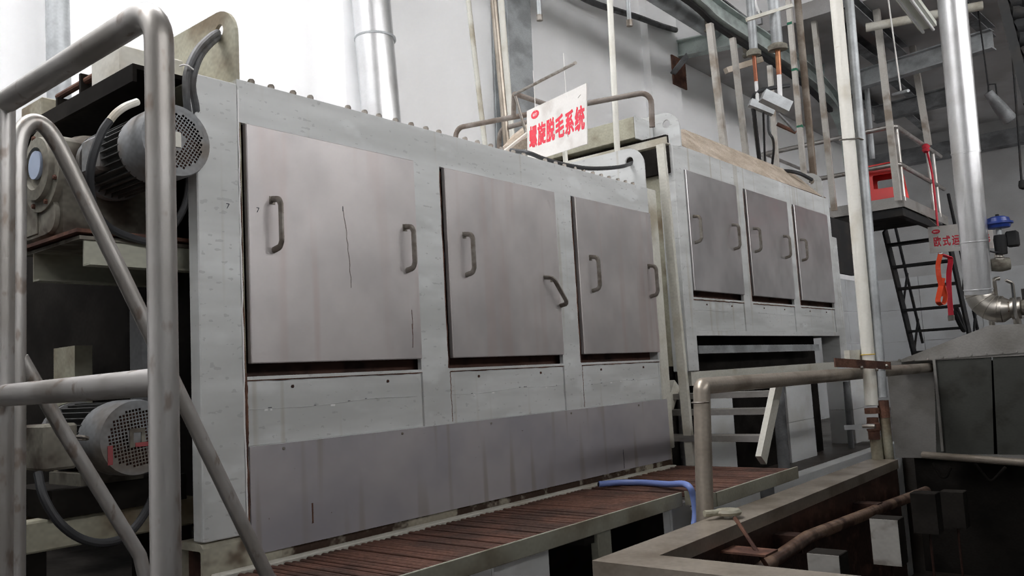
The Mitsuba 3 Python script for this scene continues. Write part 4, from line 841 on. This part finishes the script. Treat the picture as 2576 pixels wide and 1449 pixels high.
single('cable', sweep(spline([(7.286, 4.85, 6.27), (7.75, 4.85, 6.283), (8.622, 4.85, 6.401), (9.207, 4.85, 6.466), (9.63, 4.85, 6.527)]), circ(.035, 8)), 'm_cable', 'bundle of dark cables sagging along the upper white wall', 'cable')

# ------------------------------------------------------------------ overhead steel, upper right
OB = thing('track_beam', 'pale green steel track running along overhead above the second machine', 'beam')
part(OB, 'web', sweep(spline([(3.0, 3.7, np.array((7.353, 3.7, 6.063))[2] + .02), (7.353, 3.7, 6.063), (8.313, 3.7, 5.989), (9.418, 3.7, 5.988), (10.919, 3.7, 5.975), (11.957, 3.7, 5.829), (12.535, 3.72, 5.483), (12.732, 3.75, 4.984)], 5), ibeam(.15, .23, .018), (0, 0, 1)), 'm_galv_green', False)
part(OB, 'grease_strip', sweep(spline([(3.0, 3.72, np.array((7.371, 3.72, 5.943))[2]), (7.371, 3.72, 5.943), (8.331, 3.72, 5.857), (9.434, 3.72, 5.842), (10.931, 3.72, 5.81), (11.938, 3.72, 5.667)], 5), rect(.06, .05), (0, 0, 1)), 'm_black', False, 'black greasy lower edge')
part(OB, 'hanger_post', bar((11.095, 3.7, 6.685), (11.135, 3.7, 6.085), .05, .13), 'm_galv_green', False)
part(OB, 'hanger_post', bar((11.526, 3.7, 6.015), (11.845, 3.7, 6.732), .05, .10), 'm_galv_green', False)
tc = thing('track_channel', 'dark grey channel with rusty trolleys hanging under the pale green track', 'beam')
part(tc, 'channel', sweep([(3.0, 4.02, np.array((7.671, 4.02, 6.287))[2]), (7.671, 4.02, 6.287), (9.81, 4.02, 6.207)], chan(.13, .19, .02), (0, 0, 1)), 'm_darkgalv', False)
for q in ((8.745, 3.97, 6.14), (9.772, 3.97, 6.109)):
    part(tc, 'trolley', join(box(q[0] - .05, q[0] + .05, q[1] - .05, q[1] + .05, q[2] - .12, q[2] + .09, .02), box(q[0] - .03, q[0] + .03, q[1] - .07, q[1] + .07, q[2] - .16, q[2] - .12, .01)), 'm_castiron', False)
single('overhead_pipe', tube([(2.5, 4.4, np.array((7.879, 4.4, 6.426))[2]), (7.879, 4.4, 6.426), (9.89, 4.4, 6.409)], .105, n=24), 'm_galv', 'large grey pipe running overhead close to the white wall', 'pipe')
xb = thing('cross_beam', 'galvanized steel beam fixed to the end pilaster of the white wall', 'beam')
part(xb, 'beam', sweep([(9.8, 4.959, 6.327), (9.8, 4.075, 6.251)], ibeam(.16, .22, .016)), 'm_galv_green', False)
part(xb, 'strut', sweep([(9.598, 4.92, 5.904), (9.417, 4.6, 6.014)], ang(.09, .09, .012)), 'm_darkgalv', False)
part(xb, 'wall_plate', box((9.528, 4.9, 5.96)[0], (9.886, 4.9, 6.05)[0] , 4.88, 4.9, (9.608, 4.9, 5.795)[2], (9.668, 4.9, 6.183)[2]), 'm_rust', False, 'rusty wall plate')
def hung(a, b, w, mat, lab, top=None):
    t = thing('hanger_post', lab, 'post')
    if top: a = ext(a, b, top)
    part(t, 'post', sweep([a, b], rect(w, w), (1, 0, 0)), mat, False)
    return t
hung((7.164, 3.257, 5.371), (7.315, 3.279, 4.104), 0.058, 'm_poststeel', 'first square hanger post above the dusty lid, from the left')
hung((7.584, 3.223, 5.341), (7.731, 3.248, 4.087), 0.05, 'm_poststeel', 'second square hanger post above the dusty lid, browner')
hung((8.397, 3.192, 5.264), (8.502, 3.256, 4.084), 0.045, 'm_poststeel', 'slim pale hanger post behind the two actuator rods')
hung((8.562, 2.99, 6.228), (8.791, 3.08, 3.964), 0.05, 'm_poststeel', 'hanger post with green tape bands', 8.5)
hung((8.72, 2.948, 6.268), (8.954, 3.036, 3.978), 0.058, 'm_brownpost', 'brown stained hanger post right of the taped post', 8.5)
hung((10.035, 3.222, 6.392), (10.308, 3.285, 3.963), 0.06, 'm_poststeel', 'thin hanger post left of the white pipe')
hung((10.228, 2.559, 6.552), (10.529, 2.608, 3.995), 0.07, 'm_poststeel', 'broad hanger post carrying the platform corner beside the red stool', 6.25)
hung((11.772, 2.582, 6.972), (12.074, 2.547, 4.927), 0.075, 'm_poststeel', 'broad hanger post behind the railing, right of the stool', 6.25)
gt = 'hanger_post_003'
for q in ((8.611, 3.012, 5.725), (8.662, 3.029, 5.238), (8.723, 3.051, 4.643)):
    part(gt, 'tape', box(q[0] - .0265, q[0] + .0265, q[1] - .0265, q[1] + .0265, q[2] - .014, q[2] + .012), 'm_green', False)
single('lintel_bar', bar((6.914, 2.797, 5.187), (7.258, 2.509, 5.331), .03, .03), 'm_cream', 'thin pale crossbar between the overhead cylinders and the taped post', 'bar', False)
single('lintel_bar', bar((8.294, 3.631, 5.305), (8.718, 3.4, 5.473), .06, .06), 'm_rim', 'brown crossbar behind the first hanger posts', 'bar', False)
# pneumatic cylinders with rods and hoses
def cylinder(name_label, top, flange, bottom, rod_mid, r):
    t = thing('lift_cylinder', name_label, 'cylinder')
    part(t, 'barrel', tube([ext(top, flange, 6.6), flange], r, n=20), 'm_galv')
    part(t, 'end_flange', lathe([(0, -.03), (r * 1.7, -.03), (r * 1.7, .01), (r * 1.1, .03), (0, .03)], flange, np.subtract(top, flange), 20), 'm_castiron')
    part(t, 'piston_rod', tube([flange, rod_mid], r * .48, n=12), 'm_copper', label='copper brown rod')
    part(t, 'rod_end', tube([rod_mid, bottom], r * .42, n=12), 'm_white', label='whitened rod end')
    return t
cylinder('upright lift cylinder with a copper brown rod, left of two', (7.383, 2.929, 5.72), (7.438, 2.967, 5.081), (7.482, 2.989, 4.613), (7.464, 2.979, 4.81), .04)
cylinder('upright lift cylinder with a copper brown rod, right of two', (7.137, 2.625, 5.531), (7.194, 2.648, 4.973), (7.236, 2.685, 4.43), (7.214, 2.664, 4.726), .05)
single('lift_bar', bar((7.435, 3.047, 4.617), (7.581, 2.884, 4.516), .07, .07), 'm_galv', 'grey crosshead bar under the left lift cylinder', 'bar', False)
single('lift_bar', bar((7.128, 2.798, 4.552), (7.283, 2.627, 4.426), .10, .10), 'm_galv', 'grey crosshead bar under the right lift cylinder', 'bar', False)
single('air_hose', sweep(spline([(7.759, 2.779, 4.788), (7.557, 2.877, 4.739), (7.476, 2.982, 4.709), (7.497, 3.042, 4.661), (7.514, 3.047, 4.511), (7.782, 3.148, 4.313), (8.006, 3.228, 4.087)]), circ(.02, 10)), 'm_rubber', 'thick black hose dropping from the left crosshead', 'hose')
single('air_hose', sweep(spline([(7.52, 2.96, 4.51), (7.82, 3.089, 4.386), (8.131, 3.236, 4.067)]), circ(.010, 8)), 'm_rubber', 'thin black hose, middle of the three below the crosshead', 'hose')
single('air_hose', sweep(spline([(7.549, 2.927, 4.489), (7.561, 2.938, 4.34), (7.587, 2.917, 4.264), (7.982, 3.071, 4.252), (8.262, 3.236, 4.066)]), circ(.012, 8)), 'm_rubber', 'wavy black hose, right of the three below the crosshead', 'hose')
single('valve_block', join(box(*[v for p_ in zip((7.165, 2.802, 5.219), np.add((7.189, 2.754, 5.331), .01)) for v in sorted(p_)])), 'm_darkgalv', 'small grey valve block between the overhead cylinders', 'valve', False)
single('air_hose', sweep(spline([(7.147, 2.776, 5.512), (7.15, 2.79, 5.405), (7.171, 2.776, 5.332), (7.187, 2.765, 5.278)]), circ(.012, 8)), 'm_white', 'white air hose curling beside the overhead cylinders', 'hose')

single('tie_brace', tube([(7.706, 2.887, 4.531), (7.912, 2.817, 4.381)], .012, n=8), 'm_darkgalv', 'thin diagonal brace under the right crosshead', 'brace')
single('tie_brace', tube([(7.896, 2.979, 4.486), (8.015, 2.848, 4.396)], .02, n=8), 'm_rust', 'rusty diagonal bar beside the taped post', 'brace')
cb = thing('control_cabinet', 'flat grey cabinet behind the hanger posts above the dusty lid', 'cabinet')
q0, q1 = (9.143, 3.543, 4.326), (9.308, 3.27, 4.755)
part(cb, 'body', box(q0[0], q1[0] + .1, 4.3, 4.5, 3.76, q1[2]), 'm_greywall', False)
part(cb, 'door', box(q0[0] + .03, q1[0] + .07, 4.285, 4.30, 3.85, q1[2] - .05, .004), 'm_galv', False)

# ceiling steel in the far bay
def ybeam(a, b, h, mat, lab):
    single('ceiling_beam', sweep([a, b], ibeam(.14, h, .016)), mat, lab, 'beam', False)
ybeam((11.518, 3.348, 5.85), (11.214, 1.548, 5.85), .24, 'm_galv', 'nearer galvanized beam across the ceiling of the far bay')
ybeam((13.19, 3.477, 5.8), (13.039, 2.151, 5.8), .24, 'm_darkgalv', 'farther darker beam across the ceiling of the far bay')
for i, (a, b) in enumerate((((9.54, 2.734, 6.1), (11.763, 2.72, 6.1)), ((10.306, 3.078, 6.1), (11.807, 3.047, 6.1)), ((10.567, 1.83, 6.1), (11.94, 1.727, 6.1)), ((12.527, 3.119, 6.1), (14.168, 3.128, 6.1)), ((13.089, 3.768, 6.1), (14.617, 3.766, 6.1)), ((14.524, 3.429, 6.1), (16.039, 3.46, 6.1)))):
    single('purlin', sweep([a, b], chan(.12, .14, .015)), 'm_darkgalv', f'{("first", "second", "third", "fourth", "fifth", "sixth")[i]} dark purlin under the far bay ceiling, counted from the nearest', 'purlin', False)
single('ceiling_pipe', tube([(9.944, 2.618, 5.95), (10.293, 1.481, 5.95)], .05, n=14), 'm_cream', 'pale pipe running across under the far bay ceiling', 'pipe')
single('drop_post', tube([(11.824, 3.179, 5.861), (11.921, 3.225, 4.86)], .035, n=10), 'm_galv', 'thin blue grey post behind the red stool', 'post')
lf = thing('lamp_fixture', 'twin tube fluorescent fitting, unlit, under the ceiling beside the aluminium pipe', 'lamp')
l0, l1 = np.array((7.962, 1.779, 5.476)), np.array((8.783, 1.745, 5.35))
part(lf, 'housing', sweep([l0, l1], rect(.16, .05)), 'm_lamp', False)
for s in (-.045, .045):
    part(lf, 'lamp_tube', tube([l0 + V(0, s, -.05), l1 + V(0, s, -.05)], .014, n=10), 'm_white')
pc = thing('pull_cord', 'white cord with a short crossbar handle hanging from the ceiling', 'cord')
part(pc, 'cord', tube(long((8.819, 2.087, 5.911), (8.961, 2.089, 4.835), None, 8.5), .008, n=6), 'm_string')
part(pc, 'handle', tube([(9.019, 2.178, 4.83), (8.797, 1.983, 4.769)], .016, n=10), 'm_galv')
wb = thing('wall_beam', 'dark horizontal beam along the top of the grey end wall', 'beam')
part(wb, 'beam', box(XR - .25, XR, -2.5, 4.9, 5.72, 6.0), 'm_darkgalv', False)
sb = thing('spring_balancer', 'dark cone-ended spring balancer hanging from the ceiling at the upper right', 'tool')
part(sb, 'cable', tube([ext((11.139, 1.649, 5.752), (11.198, 1.651, 5.303), 6.25), (11.198, 1.651, 5.303)], .009, n=6), 'm_black')
part(sb, 'frame', tube([(11.204, 1.656, 5.223), (11.197, 1.65, 5.313), (11.251, 1.583, 5.317), (11.269, 1.583, 5.18)], .01, n=6), 'm_black')
b_a, b_b = np.array((11.198, 1.663, 5.224)), np.array((11.364, 1.51, 4.91))
part(sb, 'body', lathe([(0, 0), (.05, 0), (.075, .25), (.085, .42), (.05, .44), (0, .44)], b_a, b_b - b_a, 14), 'm_darkgalv')
ct = thing('chain_conveyor', 'black greasy conveyor chain descending along the right edge of the picture', 'conveyor')
k0, k1 = np.array((5.611, 0.713, 4.346)), np.array((5.296, 0.599, 3.518))
part(ct, 'track', sweep([k0, k1], rect(.05, .03), (1, 0, 0)), 'm_black', False)
part(ct, 'track', sweep([k0 + V(.10, -.08, 0), k1 + V(.10, -.08, 0)], rect(.05, .03), (1, 0, 0)), 'm_black', False)
kd = (k1 - k0)
for i in range(9):
    q = k0 + kd * (i + .5) / 9 + V(.05, -.04, 0)
    part(ct, 'link', lathe([(.018, -.03), (.05, -.03), (.056, 0), (.05, .03), (.018, .03)], q, (.45, -.9, .25 if i % 2 else -.25), 12).apply_translation((0, 0, 0)), 'm_black')
pd = thing('pendant_switch', 'black pendant switch on a cable against the end wall', 'switch')
part(pd, 'cable', tube([ext((10.259, 1.268, 4.956), (10.306, 1.294, 4.448), 6.8), (10.306, 1.294, 4.448), (10.35, 1.323, 3.94)], .012, n=6), 'm_black')
part(pd, 'knob', lathe([(0, -.05), (.035, -.03), (.04, 0), (.03, .05), (0, .06)], (10.357, 1.319, 3.914), (0, 0, 1), 12), 'm_black')

# ------------------------------------------------------------------ platform, stool, stair, sign
pf = thing('platform', 'steel platform with tubular railing high at the right', 'platform')
PX0, PX1, PY0, PY1, PZ = 10.62, 12.86, 2.58, 4.3, 4.03
part(pf, 'deck', box(PX0, PX1, PY0, PY1, PZ - .03, PZ - .005), 'm_shade_grime', False)
part(pf, 'kick_plate', box(PX0 - .01, PX0, PY0, PY1, PZ - .10, PZ + .03), 'm_tank', False)
part(pf, 'kick_plate', box(PX0, PX1, PY0 - .01, PY0, PZ - .10, PZ + .03), 'm_tank', False)
part(pf, 'edge_beam', box(PX0 + .02, PX0 + .1, PY0 + .02, PY1, PZ - .20, PZ - .10), 'm_black', False)
part(pf, 'edge_beam', box(PX0 + .1, PX1, PY0 + .02, PY0 + .1, PZ - .20, PZ - .10), 'm_black', False)
part(pf, 'railing', tube([(PX0, 4.25, PZ + .885), (PX0, PY0, PZ + .885), (PX1, PY0, PZ + .885)], .030, .06, 12), 'm_tube')
part(pf, 'railing', tube([(PX0, 4.25, PZ + .42), (PX0, PY0, PZ + .42), (PX1, PY0, PZ + .42)], .028, .06, 12), 'm_tube')
part(pf, 'railing', tube([(PX0 + .05, 4.2, PZ + .88), (PX0 + 1.8, 4.2, PZ + .88)], .022, n=12), 'm_tube')
part(pf, 'railing', tube([(PX0 + .05, 4.2, PZ + .42), (PX0 + 1.8, 4.2, PZ + .42)], .022, n=12), 'm_tube')
for q in ((PX0, 3.60), (PX0 + .08, PY0 + .01), (PX0 + 1.55, PY0 + .01), (PX0 + 1.85, PY0 + .01), (PX0 + .4, 4.2), (PX0 + 1.4, 4.2), (PX0, 4.22)):
    part(pf, 'railing_post', tube([(*q, PZ - .02), (*q, PZ + .885)], .026, n=12), 'm_tube')
st_ = thing('stool', 'red plastic stool with a square opening in each side, on the platform', 'stool')
sx, sy, z0, hh = 10.93, 2.835, PZ - .005, .485
def frustum(b, t_, h, z):
    pts = [(-b, -b, z), (b, -b, z), (b, b, z), (-b, b, z), (-t_, -t_, z + h), (t_, -t_, z + h), (t_, t_, z + h), (-t_, t_, z + h)]
    return trimesh.Trimesh(pts).convex_hull
outer, inner = frustum(.235, .185, hh, 0), frustum(.222, .172, hh - .015, -.001)
def mani(m): return manifold3d.Manifold(manifold3d.Mesh(np.asarray(m.vertices, np.float32), np.asarray(m.faces, np.uint32)))
body = mani(outer) - mani(inner)
for rot in (0, 90):
    cut = box(-.115, .115, -.4, .4, .185, .36, .012); cut2 = box(-.13, .13, -.4, .4, -.02, .04, .01)
    M = trimesh.transformations.rotation_matrix(math.radians(rot), (0, 0, 1)); cut.apply_transform(M); cut2.apply_transform(M)
    body = body - mani(cut) - mani(cut2)
mm = body.to_mesh()
bm = trimesh.Trimesh(mm.vert_properties[:, :3], mm.tri_verts); bm.apply_transform(trimesh.transformations.rotation_matrix(math.radians(8), (0, 0, 1))); bm.apply_translation((sx, sy, z0))
part(st_, 'body', bm, 'm_redplastic', False)
part(st_, 'seat', box(sx - .19, sx + .19, sy - .19, sy + .19, z0 + hh - .004, z0 + hh + .014, .006), 'm_redplastic', False)
sa = thing('stair', 'steep black steel stair with open treads below the platform', 'stair')
SX = lambda z: 12.96 + (3.85 - z) * .50
for y in (2.62, 3.42):
    part(sa, 'stringer', sweep([(SX(4.0), y, 4.0), (SX(1.2), y, 1.2)], chan(.05, .20, .012) if y > 3 else chan(-.05, .20, .012), (0, 1, 0)) if False else sweep([(SX(4.0), y, 4.0), (SX(1.2), y, 1.2)], rect(.20, .03), (0, 1, 0)), 'm_black', False)
for i in range(9):
    z = 3.80 - i * .315
    part(sa, 'tread', box(SX(z) - .10, SX(z) + .10, 2.63, 3.41, z - .035, z, .004), 'm_black', False)
for y in (2.62, 3.42):
    part(sa, 'stair_handrail', tube([(SX(4.0) + .42, y, 4.45), (SX(1.9) + .42, y, 2.35)], .022, n=10), 'm_black')
    part(sa, 'baluster', tube([(SX(2.9), y, 2.9), (SX(2.9) + .45, y, 3.42)], .018, n=8), 'm_black')
    part(sa, 'baluster', tube([(SX(2.2), y, 2.2), (SX(2.2) + .45, y, 2.72)], .018, n=8), 'm_black')
s2 = thing('hanging_sign', 'smaller white board with red Chinese lettering, half behind the aluminium pipe', 'sign')
TLs, BLs = np.array((11.464, 2.533, 3.759)), np.array((11.497, 2.545, 3.434))
dirx = np.array((11.27, 2.14, 3.722)) - TLs; dirx = dirx / np.linalg.norm(dirx) * .86
board(s2, TLs, TLs + dirx, BLs, BLs + dirx, '欧式运河烫毛', .112, .075, .27, .130, .86, (.13, .80, .12, .055))
part(s2, 'hanging_wire', tube([TLs + dirx * .2 + V(0, 0, -.02), (TLs + dirx * .2) * V(1, 0, 0) + V(0, 2.575, 3.96)], .003, n=5), 'm_handle')
hn = thing('safety_harness', 'orange and red webbing harness hanging from a rope at the platform corner', 'harness')
part(hn, 'rope', sweep(spline([(11.847, 2.53, 4.851), (12.016, 2.53, 4.516), (12.017, 2.53, 3.984), (11.964, 2.53, 3.478)]), circ(.014, 8)), 'm_redprint', label='red rope')
part(hn, 'rope_knot', lathe([(0, -.05), (.03, -.05), (.05, -.02), (.035, .0), (.052, .03), (.03, .06), (0, .07)], (11.82, 2.53, 4.835), (0.3, 0, 1), 12), 'm_redprint')
part(hn, 'yellow_loop', tube([(12.027, 2.53, 3.667), (12.026, 2.53, 3.52)], .018, n=8), 'm_yellow')
def strap(pts, w, mat, lab=None):
    part(hn, 'strap', sweep(spline(pts, 6), rect(.01, w * 1.18), (-.5, .85, 0)), mat, False, lab)
strap([(11.996, 2.53, 3.455), (11.805, 2.53, 3.311), (11.768, 2.53, 3.18), (11.817, 2.53, 3.055), (11.876, 2.53, 2.903)], .05, 'm_strap')
strap([(11.984, 2.53, 3.141), (11.674, 2.53, 2.921), (11.586, 2.53, 2.817), (11.827, 2.53, 2.794), (12.008, 2.53, 2.908), (11.911, 2.53, 3.075)], .05, 'm_strap')
strap([(11.996, 2.53, 3.455), (12.302, 2.53, 3.451), (12.543, 2.53, 3.431), (12.349, 2.53, 3.214), (12.246, 2.53, 2.943), (12.209, 2.53, 2.627)], .055, 'm_redprint', 'red strap')
part(hn, 'buckle', box(*[v for p_ in zip(np.subtract((12.209, 2.53, 2.627), .035), np.add((12.209, 2.53, 2.627), .035)) for v in p_]), 'm_handle', False)
part(hn, 'hook', lathe([(.018, -.006), (.03, -.006), (.03, .006), (.018, .006)], (11.989, 2.53, 3.486), (.8, .6, 0), 14), 'm_galv')
single('cable_coil', sweep(spline([(12.9, 2.6, 2.783), (13.08, 2.6, 2.648), (13.249, 2.6, 2.482), (13.038, 2.6, 2.564), (12.8, 2.6, 2.725)]), circ(.035, 8)), 'm_black', 'black cable coil hanging beside the lower stair', 'cable')
single('red_banner', box(XR - .03, XR - .005, -1.6, -0.2, 4.9, 5.6), 'm_redprint', 'plain red banner on the end wall', 'banner', False)
single('wall_poster', box(XR - .03, XR - .005, -1.8, -0.5, 3.45, 4.25), 'm_board', 'plain pale board on the end wall below the red banner', 'board', False)
